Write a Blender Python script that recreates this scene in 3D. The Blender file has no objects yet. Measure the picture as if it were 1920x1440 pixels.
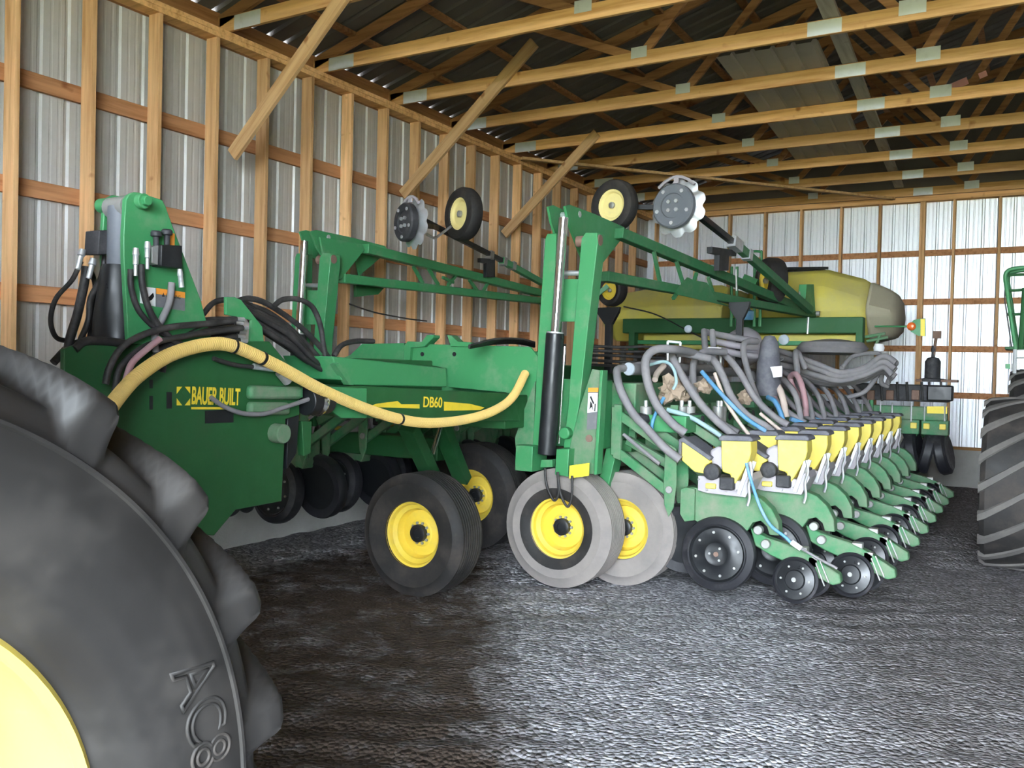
import bpy, bmesh, math, random
from mathutils import Vector as V, Matrix, noise
random.seed(7)
SC = bpy.context.scene
COL = SC.collection
PI = math.pi
# ---------------------------------------------------------------- camera
F, YW, PT, RL, HC = 1664.81, .533649, .0179463, .0242268, 1.8
FW = V((-math.sin(YW)*math.cos(PT), math.cos(YW)*math.cos(PT), -math.sin(PT)))
_r = V((math.cos(YW), math.sin(YW), 0)); _u = _r.cross(FW)
RT = _r*math.cos(RL) + _u*math.sin(RL)
UP = -_r*math.sin(RL) + _u*math.cos(RL)
CAM = V((0, 0, HC))
cam = bpy.data.objects.new('camera', bpy.data.cameras.new('camera'))
COL.objects.link(cam)
cam.matrix_world = Matrix(((RT.x, UP.x, -FW.x, 0), (RT.y, UP.y, -FW.y, 0), (RT.z, UP.z, -FW.z, HC), (0, 0, 0, 1)))
cam.data.sensor_fit = 'HORIZONTAL'; cam.data.sensor_width = 36.0
cam.data.lens = 36.0*F/1920.0
cam.data.clip_start = .05; cam.data.clip_end = 300
SC.camera = cam
# ---------------------------------------------------------------- light: daylight through the open gable end behind the camera
SC.view_settings.view_transform = 'Standard'; SC.view_settings.look = 'None'
SC.view_settings.gamma = 1.0; SC.view_settings.use_curve_mapping = False
SC.view_settings.exposure = 1.4
SC.cycles.max_bounces = 8; SC.cycles.diffuse_bounces = 5; SC.cycles.glossy_bounces = 3
SC.cycles.caustics_reflective = False; SC.cycles.caustics_refractive = False
SC.cycles.use_denoising = True
SC.cycles.sample_clamp_indirect = 6.0
w = bpy.data.worlds.new('sky'); SC.world = w; w.use_nodes = True
bg = w.node_tree.nodes['Background']
bg.inputs[0].default_value = (.80, .90, 1.0, 1); bg.inputs[1].default_value = 19.0
sun = bpy.data.objects.new('sun', bpy.data.lights.new('sun', 'SUN')); COL.objects.link(sun)
sun.data.energy = 11.0; sun.data.angle = math.radians(2); sun.data.color = (1, .95, .86)
sun.rotation_euler = (math.radians(-22), math.radians(38), 0)
DOOR = (-2.6, 3.6, 4.7)          # x0, x1, height of the doorway in the gable behind the camera
def portal(name, loc, rot, sx, sy):
    l = bpy.data.lights.new(name, 'AREA'); l.shape = 'RECTANGLE'; l.size = sx; l.size_y = sy
    o = bpy.data.objects.new(name, l); COL.objects.link(o); o.location = loc; o.rotation_euler = rot
    l.cycles.is_portal = True
portal('doorway_daylight', ((DOOR[0]+DOOR[1])/2, -3.0, DOOR[2]/2), (PI/2, 0, PI), DOOR[1]-DOOR[0], DOOR[2])
# ---------------------------------------------------------------- pixel -> point on a plane
def ray(x, y): return FW*F + RT*(x-960) + UP*(720-y)
def PX(x, y, v): d = ray(x, y); return CAM + d*(v/d.x)
def PY(x, y, v): d = ray(x, y); return CAM + d*(v/d.y)
def PZ(x, y, v): d = ray(x, y); return CAM + d*((v-HC)/d.z)
# ---------------------------------------------------------------- materials
def N(t, kind, **kw):
    n = t.nodes.new(kind)
    for k, v in kw.items():
        if k in n.inputs: n.inputs[k].default_value = v
        else: setattr(n, k, v)
    return n
def ramp(t, fac, stops):
    r = t.nodes.new('ShaderNodeValToRGB'); e = r.color_ramp.elements
    while len(e) < len(stops): e.new(.5)
    for q, (p, c) in zip(e, stops):
        q.position = p; q.color = (*c, 1) if len(c) == 3 else c
    t.links.new(fac, r.inputs[0]); return r.outputs[0]
def mixc(t, fac, a, b, mode='MIX'):
    m = t.nodes.new('ShaderNodeMix'); m.data_type = 'RGBA'; m.blend_type = mode
    for s, v in ((m.inputs[0], fac), (m.inputs[6], a), (m.inputs[7], b)):
        if hasattr(v, 'links'): t.links.new(v, s)
        else: s.default_value = v if not isinstance(v, tuple) or len(v) == 4 else (*v, 1)
    return m.outputs[2]
def base(name, col=(.5, .5, .5), rough=.5, metal=0, spec=.5):
    m = bpy.data.materials.new(name); m.use_nodes = True; t = m.node_tree
    b = t.nodes['Principled BSDF']
    b.inputs['Base Color'].default_value = (*col, 1); b.inputs['Roughness'].default_value = rough
    b.inputs['Metallic'].default_value = metal; b.inputs['Specular IOR Level'].default_value = spec
    return m, t, b
def coords(t, scale=(1, 1, 1)):
    c = t.nodes.new('ShaderNodeTexCoord'); mp = t.nodes.new('ShaderNodeMapping')
    mp.inputs['Scale'].default_value = scale
    t.links.new(c.outputs['Object'], mp.inputs[0]); return mp.outputs[0]
def noisef(t, vec, scale, detail=4, rough=.55):
    n = N(t, 'ShaderNodeTexNoise', Scale=scale, Detail=detail, Roughness=rough); t.links.new(vec, n.inputs['Vector'])
    return n.outputs['Fac']
def bump(t, b, h, dist, strength=1):
    n = N(t, 'ShaderNodeBump', Strength=strength, Distance=dist); t.links.new(h, n.inputs['Height'])
    t.links.new(n.outputs[0], b.inputs['Normal'])
def paint(name, col, rough=.35, dust=(.42, .38, .33), amt=.35, scale=3.0, metal=0, spec=.5, fine=0):
    """paint with patches of dust and scuffs"""
    m, t, b = base(name, col, rough, metal, spec)
    v = coords(t); f = noisef(t, v, scale, 8, .68)
    k = ramp(t, f, [(.62-.3*amt, (0, 0, 0)), (.74, (amt, amt, amt))])
    c = mixc(t, k, (*col, 1), (*dust, 1)); t.links.new(c, b.inputs['Base Color'])
    r = ramp(t, f, [(.3, (rough,)*3), (.75, (min(1, rough+.4),)*3)]); t.links.new(r, b.inputs['Roughness'])
    if fine: bump(t, b, noisef(t, v, 60, 3), fine)
    return m
def wood(name, axis, c1=(.60, .34, .15), c2=(.40, .19, .07), vary=.35):
    m, t, b = base(name, c1, .75, 0, .25)
    s = [22, 22, 22]; s[axis] = 1.3
    v = coords(t, tuple(s)); f = noisef(t, v, 1.0, 6, .6)
    c = ramp(t, f, [(.3, c2), (.52, c1), (.75, tuple(min(1, x*1.18) for x in c1))])
    k = noisef(t, coords(t, (5, 5, 5)), .9, 2); kn = ramp(t, k, [(.68, (1, 1, 1)), (.76, (.55, .42, .35))])
    c = mixc(t, 1.0, c, kn, 'MULTIPLY')
    oi = t.nodes.new('ShaderNodeObjectInfo'); mr = N(t, 'ShaderNodeMapRange'); t.links.new(oi.outputs['Random'], mr.inputs[0])
    mr.inputs[3].default_value = 1-vary; mr.inputs[4].default_value = 1.08
    c = mixc(t, 1.0, c, mr.outputs[0], 'MULTIPLY'); t.links.new(c, b.inputs['Base Color'])
    bump(t, b, f, .004, .5)
    return m
M = {}
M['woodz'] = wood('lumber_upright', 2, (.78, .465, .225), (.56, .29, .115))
M['woodx'] = wood('lumber_crosswise', 0, (.76, .435, .185), (.54, .26, .09))
M['woody'] = wood('lumber_lengthwise', 1, (.58, .28, .13), (.38, .16, .065))
M['woodb'] = wood('lumber_brace', 0, (.72, .45, .22), (.52, .28, .11))
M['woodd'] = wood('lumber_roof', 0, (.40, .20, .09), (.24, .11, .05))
M['woodg'] = wood('lumber_weathered', 1, (.66, .60, .50), (.48, .42, .33))
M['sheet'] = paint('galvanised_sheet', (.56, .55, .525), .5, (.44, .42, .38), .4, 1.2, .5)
M['sheetf'] = base('lit_galvanised_sheet', (.90, .93, .98), .42, .45)[0]  # same sheet, made paler for the daylight falling on the far wall
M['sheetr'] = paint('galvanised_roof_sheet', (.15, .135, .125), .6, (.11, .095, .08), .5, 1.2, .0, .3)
M['spare'] = paint('spare_metal_sheet', (.46, .41, .34), .6, (.34, .30, .25), .4, 2)
M['plate'] = paint('zinc_plate', (.62, .64, .65), .42, (.45, .43, .40), .3, 9, .35)
M['concrete'] = paint('concrete', (.50, .49, .46), .9, (.36, .34, .31), .5, 2.5, 0, .2, .003)
GR = (.048, .250, .092)
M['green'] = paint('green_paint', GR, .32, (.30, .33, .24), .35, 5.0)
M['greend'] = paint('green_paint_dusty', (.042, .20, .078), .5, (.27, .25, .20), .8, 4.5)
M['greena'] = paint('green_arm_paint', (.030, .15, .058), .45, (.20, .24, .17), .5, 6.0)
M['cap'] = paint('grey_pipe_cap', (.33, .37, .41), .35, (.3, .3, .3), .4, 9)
M['greenk'] = paint('green_paint_shaded', (.016, .10, .028), .45, (.10, .13, .07), .3, 4.0)  # same green paint, darkened to put shade on the hitch and tongue
M['yellow'] = paint('yellow_paint', (.80, .585, .065), .38, (.50, .38, .16), .4, 7.0)
M['hopper'] = paint('yellow_plastic', (.88, .71, .13), .45, (.62, .54, .30), .3, 9.0)
M['tank'] = paint('yellow_tank_plastic', (.62, .53, .09), .5, (.42, .38, .20), .75, 1.3)
M['tankgrey'] = paint('dusty_tank_end', (.40, .36, .26), .7, (.33, .30, .24), .6, 2.5)
M['black'] = paint('black_paint', (.011, .012, .014), .25, (.10, .10, .10), .18, 6.0)
M['blackp'] = paint('black_plastic', (.028, .028, .032), .5, (.18, .17, .17), .45, 8.0)
M['greylid'] = paint('dusty_black_lid', (.10, .10, .12), .55, (.26, .25, .26), .7, 9.0)
M['hubgrey'] = paint('worn_grey_hub', (.13, .14, .16), .4, (.25, .24, .24), .4, 9)
M['tyrek'] = paint('black_tractor_tyre', (.012, .0108, .0105), .42, (.06, .052, .047), .45, 3.5)
M['disc'] = paint('dark_wheel_rubber', (.018, .018, .022), .33, (.15, .14, .14), .3, 7.0)
M['hose'] = paint('grey_hose', (.20, .19, .20), .62, (.32, .29, .29), .7, 6.0)
M['hosek'] = paint('black_hydraulic_hose', (.022, .021, .021), .42, (.16, .14, .13), .5, 9.0)
M['hosey'] = paint('yellow_corrugated_hose', (.72, .50, .15), .5, (.50, .38, .20), .4, 5.0)
M['blue'] = paint('blue_tube', (.10, .30, .52), .45, (.36, .40, .44), .6, 6.0)
M['teal'] = paint('pale_teal_tube', (.30, .46, .48), .5, (.40, .42, .42), .6, 6.0)
M['pink'] = paint('pink_hose', (.40, .22, .24), .55, (.40, .32, .33), .5, 6.0)
M['cream'] = paint('cream_hose', (.58, .47, .40), .55, (.45, .38, .34), .5, 6.0)
M['clear'] = paint('dusty_clear_plastic', (.40, .37, .40), .35, (.40, .36, .38), .7, 8.0)
M['steel'] = paint('bright_steel', (.68, .69, .71), .28, (.42, .40, .38), .35, 9.0, .75)
M['chrome'] = base('chrome_rod', (.80, .80, .80), .12, 1)[0]
M['bolt'] = paint('zinc_bolt', (.36, .36, .345), .4, (.38, .33, .27), .5, 12, .5)
M['rust'] = paint('rusty_bracket', (.20, .12, .09), .8, (.30, .22, .18), .6, 8)
M['dirt'] = paint('dried_mud', (.42, .32, .24), .95, (.30, .22, .16), .6, 6)
M['rubber'] = paint('tyre_rubber', (.016, .0145, .014), .55, (.11, .088, .075), .5, 4.5)
M['rubberm'] = paint('worn_tyre_rubber', (.10, .092, .086), .7, (.19, .17, .155), .6, 6)
M['rubberd'] = paint('dusty_tyre_rubber', (.225, .20, .188), .85, (.33, .285, .26), .8, 3.5)
M['orange'] = paint('orange_sticker', (.85, .32, .04), .5, (.6, .4, .2), .2, 9)
M['white'] = paint('white_sticker', (.80, .80, .80), .5, (.55, .52, .50), .4, 9)
M['greyst'] = paint('grey_sticker', (.16, .16, .17), .5, (.3, .28, .27), .4, 20)
M['refl'] = paint('yellow_reflector', (.92, .72, .05), .3, (.6, .5, .2), .2, 9)
M['amber'] = base('orange_lamp_lens', (.85, .16, .03), .25)[0]
M['rimy'] = paint('yellow_tractor_rim', (.62, .47, .095), .42, (.55, .45, .25), .3, 5.0)
M['rimc'] = paint('pale_yellow_rim', (.86, .72, .30), .45, (.6, .52, .35), .3, 9)
M['label'] = paint('yellow_lettering', (.85, .63, .04), .45, (.45, .42, .10), .35, 14)
M['pinkm'] = base('pink_marking_paint', (.95, .46, .42), .7)[0]
# ---------------------------------------------------------------- mesh helpers
class MB:
    def __init__(s): s.v = []; s.f = []; s.k = []; s.cur = 0
    def use(s, k): s.cur = k; return s
    def add(s, vs, fs):
        o = len(s.v); s.v += [V(p) for p in vs]; s.f += [tuple(i+o for i in f) for f in fs]; s.k += [s.cur]*len(fs); return s
    def box(s, x0, x1, y0, y1, z0, z1):
        return s.add([(x0, y0, z0), (x1, y0, z0), (x1, y1, z0), (x0, y1, z0), (x0, y0, z1), (x1, y0, z1), (x1, y1, z1), (x0, y1, z1)],
                     [(3, 2, 1, 0), (4, 5, 6, 7), (0, 1, 5, 4), (1, 2, 6, 5), (2, 3, 7, 6), (3, 0, 4, 7)])
    def beam(s, a, b, w, h, up=(0, 0, 1)):
        """bar a->b, w across, h along up, centred on the line"""
        a = V(a); b = V(b); d = (b-a).normalized(); x = d.cross(V(up))
        if x.length < 1e-4: x = d.cross(V((1, 0, 0)))
        x.normalize(); u = x.cross(d); x = x*(w/2); u = u*(h/2)
        p = [a-x-u, a+x-u, a+x+u, a-x+u, b-x-u, b+x-u, b+x+u, b-x+u]
        return s.add(p, [(3, 2, 1, 0), (4, 5, 6, 7), (0, 1, 5, 4), (1, 2, 6, 5), (2, 3, 7, 6), (3, 0, 4, 7)])
    def plate(s, pts, t):
        """flat polygon pushed by the vector t"""
        t = V(t); n = len(pts); a = [V(p) for p in pts]; b = [p+t for p in a]
        nrm = V((0, 0, 0))
        for i in range(n): nrm += a[i].cross(a[(i+1) % n])
        fl = nrm.dot(t) > 0
        f1 = tuple(range(n)); f2 = tuple(range(2*n-1, n-1, -1))
        sd = [((i+1) % n, i, n+i, n+(i+1) % n) for i in range(n)]
        fs = [f1, f2]+sd
        if fl: fs = [tuple(reversed(f)) for f in fs]
        return s.add(a+b, fs)
    def tube(s, pts, r, n=8, cap=True, rf=None):
        pts = [V(p) for p in pts]; vs = []; fs = []; up = None; m = len(pts)
        for i, p in enumerate(pts):
            d = (pts[min(i+1, m-1)]-pts[max(i-1, 0)]).normalized()
            if up is None:
                up = d.cross(V((0, 0, 1)));
                if up.length < .05: up = d.cross(V((1, 0, 0)))
            up = (up-d*up.dot(d)).normalized(); q = d.cross(up); rr = rf(i) if rf else r
            for k in range(n):
                a = 2*PI*k/n; vs.append(p+up*(rr*math.cos(a))+q*(rr*math.sin(a)))
        for i in range(m-1):
            for k in range(n):
                fs.append((i*n+k, i*n+(k+1) % n, (i+1)*n+(k+1) % n, (i+1)*n+k))
        if cap: fs += [tuple(range(n-1, -1, -1)), tuple((m-1)*n+k for k in range(n))]
        return s.add(vs, fs)
    def cyl(s, a, b, r, n=16, r2=None):
        a = V(a); b = V(b)
        return s.tube([a, b], r, n, True, (lambda i: r if i == 0 else r2) if r2 is not None else None)
    def lathe(s, prof, o, ax, n=40, closed=False, f=None):
        """prof: (radius, along-axis) pairs turned about ax through o"""
        o = V(o); ax = V(ax).normalized(); x = ax.cross(V((0, 0, 1)))
        if x.length < .05: x = ax.cross(V((1, 0, 0)))
        x.normalize(); y = ax.cross(x); m = len(prof); vs = []; fs = []
        for k in range(n):
            a = 2*PI*k/n; e = x*math.cos(a)+y*math.sin(a)
            for j, (r, h) in enumerate(prof):
                if f: r, h = f(a, j, r, h)
                vs.append(o+e*r+ax*h)
        for k in range(n):
            k2 = (k+1) % n
            for j in range(m if closed else m-1):
                j2 = (j+1) % m
                fs.append((k*m+j, k*m+j2, k2*m+j2, k2*m+j))
        return s.add(vs, fs)
    def ring(s, o, ax, R, n, r, h, start=0):
        """n bolt heads in a circle"""
        o = V(o); ax = V(ax).normalized(); x = ax.cross(V((0, 0, 1))).normalized(); y = ax.cross(x)
        for k in range(n):
            a = start+2*PI*k/n; c = o+x*(R*math.cos(a))+y*(R*math.sin(a)); s.cyl(c, c+ax*h, r, 6)
        return s
    def build(s, name, mat, parent=None, bev=0, smooth=35):
        me = bpy.data.meshes.new(name); me.from_pydata([tuple(p) for p in s.v], [], s.f); me.update()
        mats = mat if isinstance(mat, (list, tuple)) else [mat]
        for q in mats: me.materials.append(M[q] if isinstance(q, str) else q)
        me.polygons.foreach_set('material_index', s.k)
        bm = bmesh.new(); bm.from_mesh(me); bmesh.ops.recalc_face_normals(bm, faces=bm.faces); bm.to_mesh(me); bm.free()
        if smooth: me.shade_smooth(); me.set_sharp_from_angle(angle=math.radians(smooth))
        o = bpy.data.objects.new(name, me); COL.objects.link(o)
        if parent: attach(o, parent)
        if bev:
            b = o.modifiers.new('edge', 'BEVEL'); b.width = bev; b.segments = 2; b.limit_method = 'ANGLE'; b.angle_limit = math.radians(40)
        return o
WL = {}
def attach(o, parent):
    o.parent = parent; o.matrix_parent_inverse = Matrix.Translation(-WL.get(parent.name, V((0, 0, 0))))
def empty(name, loc, parent=None):
    o = bpy.data.objects.new(name, None); COL.objects.link(o); o.location = loc; o.empty_display_size = .2
    WL[o.name] = V(loc)
    if parent: attach(o, parent)
    return o
def tag(o, label=None, cat=None, group=None, kind=None):
    for k, v in (('label', label), ('category', cat), ('group', group), ('kind', kind)):
        if v: o[k] = v
    return o
def spline(pts, per=8):
    """Catmull-Rom through the points"""
    p = [V(q) for q in pts]; p = [p[0]*2-p[1]]+p+[p[-1]*2-p[-2]]; out = []
    for i in range(1, len(p)-2):
        a, b, c, d = p[i-1:i+3]
        for k in range(per):
            t = k/per
            out.append(.5*((2*b)+(c-a)*t+(2*a-5*b+4*c-d)*t*t+(3*b-a-3*c+d)*t**3))
    out.append(p[-2]); return out
def text(name, body, mat, loc, xdir, ydir, size, parent, ext=.0015, sx=1.0, outline=0, bold=0, fit=0):
    c = bpy.data.curves.new(name, 'FONT'); c.body = body; c.size = size; c.extrude = ext; c.offset = bold
    if outline: c.fill_mode = 'NONE'; c.extrude = 0; c.bevel_depth = outline
    o = bpy.data.objects.new(name, c); COL.objects.link(o)
    bpy.context.view_layer.update()
    me = bpy.data.meshes.new_from_object(o.evaluated_get(bpy.context.evaluated_depsgraph_get()))
    bpy.data.objects.remove(o)
    if fit: sx = fit/max(v.co.x for v in me.vertices)
    x = V(xdir).normalized(); y = V(ydir); y = (y-x*y.dot(x)).normalized(); z = x.cross(y)
    mt = Matrix(((x.x*sx, y.x, z.x, loc[0]), (x.y*sx, y.y, z.y, loc[1]), (x.z*sx, y.z, z.z, loc[2]), (0, 0, 0, 1)))
    me.transform(mt); me.materials.clear(); me.materials.append(M[mat])
    m = bpy.data.objects.new(name, me); COL.objects.link(m)
    if parent: attach(m, parent)
    return m
# ================================================================ the shed
XW, YF, ZP = -6.6, 16.5, 4.79        # stud faces of the left and far walls, top plate
XR, YB = 12.6, -3.0                  # open side and gable behind the camera
def gravel():
    m, t, b = base('gravel_floor', (.2, .2, .2), .92, 0, .3)
    v = coords(t)
    big = noisef(t, v, .55, 5, .6); mid = noisef(t, v, 6, 6, .7)
    vo = N(t, 'ShaderNodeTexVoronoi', Scale=38.0); t.links.new(v, vo.inputs['Vector'])
    stone = ramp(t, vo.outputs['Color'], [(.2, (.14, .14, .15)), (.6, (.36, .36, .385)), (.85, (.70, .70, .745))])
    soil = ramp(t, mid, [(.3, (.045, .032, .024)), (.62, (.085, .062, .048)), (.8, (.13, .105, .09))])
    # damp earth on the tractor's side of the shed, loose grey stone elsewhere and along the wall
    c = t.nodes.new('ShaderNodeTexCoord'); s = t.nodes.new('ShaderNodeSeparateXYZ'); t.links.new(c.outputs['Object'], s.inputs[0])
    def lin(a, bx, d):
        m1 = N(t, 'ShaderNodeMath', operation='MULTIPLY_ADD'); t.links.new(s.outputs[0], m1.inputs[0]); m1.inputs[1].default_value = a; m1.inputs[2].default_value = d
        m2 = N(t, 'ShaderNodeMath', operation='MULTIPLY_ADD'); t.links.new(s.outputs[1], m2.inputs[0]); m2.inputs[1].default_value = bx; t.links.new(m1.outputs[0], m2.inputs[2])
        return m2.outputs[0]
    def addn(x, amt):
        a = N(t, 'ShaderNodeMath', operation='MULTIPLY_ADD'); t.links.new(mid, a.inputs[0]); a.inputs[1].default_value = amt; t.links.new(x, a.inputs[2])
        a2 = N(t, 'ShaderNodeMath', operation='MULTIPLY_ADD'); t.links.new(big, a2.inputs[0]); a2.inputs[1].default_value = amt; t.links.new(a.outputs[0], a2.inputs[2]); return a2.outputs[0]
    e1 = ramp(t, addn(lin(.8, .55, -.75), 1.0), [(.40, (0, 0, 0)), (.85, (1, 1, 1))])      # right of the wheel tracks
    e2 = ramp(t, addn(lin(-1.0, 0, -5.9), .9), [(.55, (0, 0, 0)), (.85, (1, 1, 1))])       # beside the left wall
    k = mixc(t, 1.0, e1, e2, 'LIGHTEN')
    patch = ramp(t, noisef(t, v, 2.6, 6, .7), [(.50, (0, 0, 0)), (.68, (.55, .55, .55))])
    k = mixc(t, 1.0, k, patch, 'LIGHTEN')
    e3 = ramp(t, addn(lin(1.0, .35, -.95), .7), [(.25, (1, 1, 1)), (1.0, (.42, .42, .42))])    # darker towards the right: shade by the row units, painted in
    k = mixc(t, 1.0, k, e3, 'MULTIPLY')
    st2 = mixc(t, .40, stone, ramp(t, mid, [(.3, (.13, .127, .133)), (.7, (.47, .462, .49))]))
    t.links.new(mixc(t, k, soil, st2), b.inputs['Base Color'])
    h = N(t, 'ShaderNodeMath', operation='MULTIPLY_ADD'); t.links.new(vo.outputs['Distance'], h.inputs[0]); h.inputs[1].default_value = -.8; t.links.new(mid, h.inputs[2])
    bump(t, b, h.outputs[0], .03, .9)
    return m
M['gravel'] = gravel()
mb = MB(); nx, ny = 260, 300; x0, x1, y0, y1 = -6.75, XR, YB, YF+.15
def fz(x, y):
    z = .018*noise.noise(V((x*1.3, y*1.3, 0)))+.012*noise.noise(V((x*4, y*4, 3)))
    u = x*.83+y*.2                      # faint wheel ruts
    z += .022*math.sin((y*.86-x*.5)*17+3.5*noise.noise(V((x*1.5, y*1.5, 9))))*max(0, .25+noise.noise(V((x*.8, y*.5, 5))))
    return z-.012
vs = []; fs = []
for j in range(ny+1):
    ty = (j/ny)**1.3; y = y0+(y1-y0)*ty
    for i in range(nx+1):
        x = x0+(x1-x0)*(i/nx)**1.25; vs.append((x, y, fz(x, y)))
for j in range(ny):
    for i in range(nx): a = j*(nx+1)+i; fs.append((a, a+1, a+nx+2, a+nx+1))
floor = mb.add(vs, fs).build('floor', 'gravel', smooth=180); tag(floor, 'loose grey gravel and dark earth floor of the shed', 'floor', kind='structure')
def grass():
    m, t, b = base('grass', (.12, .22, .03), .9, 0, .2)
    f = noisef(t, coords(t), 1.5, 6); t.links.new(ramp(t, f, [(.3, (.20, .20, .10)), (.7, (.33, .33, .17))]), b.inputs['Base Color']); return m
M['grass'] = grass()
g = MB()
for q in ((-60, 80, -60, YB), (XR, 80, YB, 60)): g.add([(q[0], q[2], -.06), (q[1], q[2], -.06), (q[1], q[3], -.06), (q[0], q[3], -.06)], [(0, 1, 2, 3)])
tag(g.build('ground', 'grass', smooth=0), 'mown grass outside the shed', 'ground', kind='structure')

def corrug(a, b, pitch=.23, h=.02, q=.004):
    """rib profile positions between a and b: (s, out)"""
    out = []; s = a
    while s < b:
        for d, o in ((0, 0), (.055, 0), (.062, q), (.075, q), (.082, 0), (.125, 0), (.132, q), (.145, q), (.152, 0), (.178, 0), (.193, h), (.215, h)):
            if s+d < b: out.append((s+d, o))
        s += pitch
    out.append((b, 0)); return out
# sheets
p = corrug(YB, YF+.2, q=.0018); vs = [(XW-.185+.0-o, y, z) for y, o in p for z in (.62, 5.03)]
tag(MB().add(vs, [(2*i, 2*i+2, 2*i+3, 2*i+1) for i in range(len(p)-1)]).build('wall_left', 'sheet', smooth=0), 'ribbed galvanised sheet of the long left wall', 'wall', kind='structure')
p = corrug(XW-.2, XR, h=.03); vs = [(x, YF+.185+o, z) for x, o in p for z in (.62, 5.03)]
# gable triangle follows the roof
def roofz(x): return 5.075+(min(x, 6-x)-(-6.8))*.30 if x > -50 else 0
RIDGE = 3.0
def rz(x): return 5.075+((x if x < RIDGE else 2*RIDGE-x)+6.8)*.30
vs = [(x, YF+.185+o, z) for x, o in p for z in (.62, ZP+.05)]
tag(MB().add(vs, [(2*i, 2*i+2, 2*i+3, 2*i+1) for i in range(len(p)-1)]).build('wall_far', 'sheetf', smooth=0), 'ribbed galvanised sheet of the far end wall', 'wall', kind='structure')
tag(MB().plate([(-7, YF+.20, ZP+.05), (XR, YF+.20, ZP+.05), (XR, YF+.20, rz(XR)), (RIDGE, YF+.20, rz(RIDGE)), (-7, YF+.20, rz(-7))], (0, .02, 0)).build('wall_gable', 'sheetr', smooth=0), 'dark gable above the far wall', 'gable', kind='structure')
mb = MB().box(-7, DOOR[0], YB-.1, YB, 0, 5.0).box(DOOR[1], XR, YB-.1, YB, 0, 5.0)
mb.plate([(-7, YB-.1, DOOR[2]), (XR, YB-.1, DOOR[2]), (XR, YB-.1, rz(XR)), (RIDGE, YB-.1, rz(RIDGE)), (-7, YB-.1, rz(-7))], (0, .1, 0))
tag(mb.build('wall_near', 'sheet', smooth=0), 'end wall around the open doorway', 'wall', kind='structure')
tag(MB().box(XR, XR+.1, YB, YF+.2, 0, 5.0).build('wall_right', 'sheet', smooth=0), 'long right wall', 'wall', kind='structure')
tag(MB().box(XW-.25, XW-.10, YB, YF+.3, -.1, .62).build('baseboard_left', 'concrete', bev=.01), 'low concrete footing under the left wall', 'footing', kind='structure')
tag(MB().box(XW-.1, XR, YF+.10, YF+.25, -.1, .62).build('baseboard_far', 'concrete', bev=.01), 'low pale concrete footing under the far wall', 'footing', kind='structure')
# roof: ribbed sheet on purlins, both slopes
mb = MB()
pr = []; s = YB-.4
while s < YF+.4:
    pr += [(s, 0), (s+.165, 0), (s+.18, .036), (s+.215, .036)]; s += .23
for xa, xb in ((-7.1, RIDGE), (RIDGE, XR+.3)):
    vs = [(x, y, rz(x)+o) for y, o in pr for x in (xa, xb)]
    mb.add(vs, [(2*i, 2*i+1, 2*i+3, 2*i+2) for i in range(len(pr)-1)])
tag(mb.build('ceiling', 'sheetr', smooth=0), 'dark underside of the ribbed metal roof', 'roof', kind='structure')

def ordn(i): return ['first', 'second', 'third', 'fourth', 'fifth', 'sixth', 'seventh', 'eighth', 'ninth', 'tenth', 'eleventh', 'twelfth', 'thirteenth', 'fourteenth', 'fifteenth', 'sixteenth', 'seventeenth', 'eighteenth', 'nineteenth', 'twentieth', 'twenty-first', 'twenty-second'][i]
# left wall: studs, girts, plate
SY0, SP = 3.863-.06, .623
studs = [SY0+SP*k for k in range(-6, 20)]
sy = [y for y in studs if y > 2.9]
for k, y in enumerate(studs):
    st = MB().box(XW-.14, XW, y, y+.042, .66, ZP).build('wall_stud', 'woodz', bev=.003)
    if y in sy and sy.index(y) < 20:
        tag(st, '%s upright stud along the left wall, counted from the left edge of the photo' % ordn(sy.index(y)), 'stud', 'upright studs of the left wall')
    else: tag(st, 'upright stud of the left wall beyond the left edge of the photo', 'stud', 'upright studs of the left wall')
for z, nm in ((3.93, 'highest'), (3.10, 'second highest'), (2.29, 'third highest'), (1.50, 'lowest')):
    tag(MB().box(XW-.18, XW-.141, YB, YF+.1, z-.066, z+.066).build('wall_girt', 'woody', bev=.003), '%s horizontal rail on the sheet of the left wall' % nm, 'rail', 'rails of the left wall')
tag(MB().box(XW-.14, XW+.01, YB, YF, ZP, ZP+.045).box(XW-.14, XW+.01, YB, YF, ZP+.047, ZP+.09).build('trim_1', 'woodx', bev=.003), 'doubled timber top plate along the left wall', 'plate', kind='structure')
tag(MB().box(XW-.14, XW+.01, YB, YF, .622, .662).build('trim_2', 'woodx', bev=.003), 'timber sill plate on the left footing', 'plate', kind='structure')
tag(MB().box(XW-.182, XW-.142, YB, YF+.1, ZP+.0, 5.081).build('trim_3', 'woody', bev=.003), 'eave board above the left wall plate', 'board', kind='structure')
# far wall
fx = [-5.741, -5.079, -4.411, -3.76, -3.07, -2.428, -1.77, -1.267, -.597]
xs = [-6.55]+fx+[fx[-1]+.66*k for k in range(1, 19)]
for k, x in enumerate(xs):
    st = MB().box(x-.021, x+.021, YF, YF+.14, .665, ZP)
    if k == 7: st.box(x+.022, x+.064, YF, YF+.14, .665, ZP)
    st = st.build('wall_stud', 'woodz', bev=.003)
    if k < 10: tag(st, '%s upright stud of the bright far wall, counted from its left corner' % ordn(k), 'stud', 'upright studs of the far wall')
    else: tag(st, 'upright stud of the far wall beyond the right edge of the photo', 'stud', 'upright studs of the far wall')
for z, nm in ((3.93, 'highest'), (3.10, 'second highest'), (2.30, 'middle'), (1.52, 'lowest')):
    tag(MB().box(XW, XR, YF+.141, YF+.18, z-.05, z+.05).build('wall_girt', 'woody', bev=.003), '%s horizontal rail across the bright far wall' % nm, 'rail', 'rails of the far wall')
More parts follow.
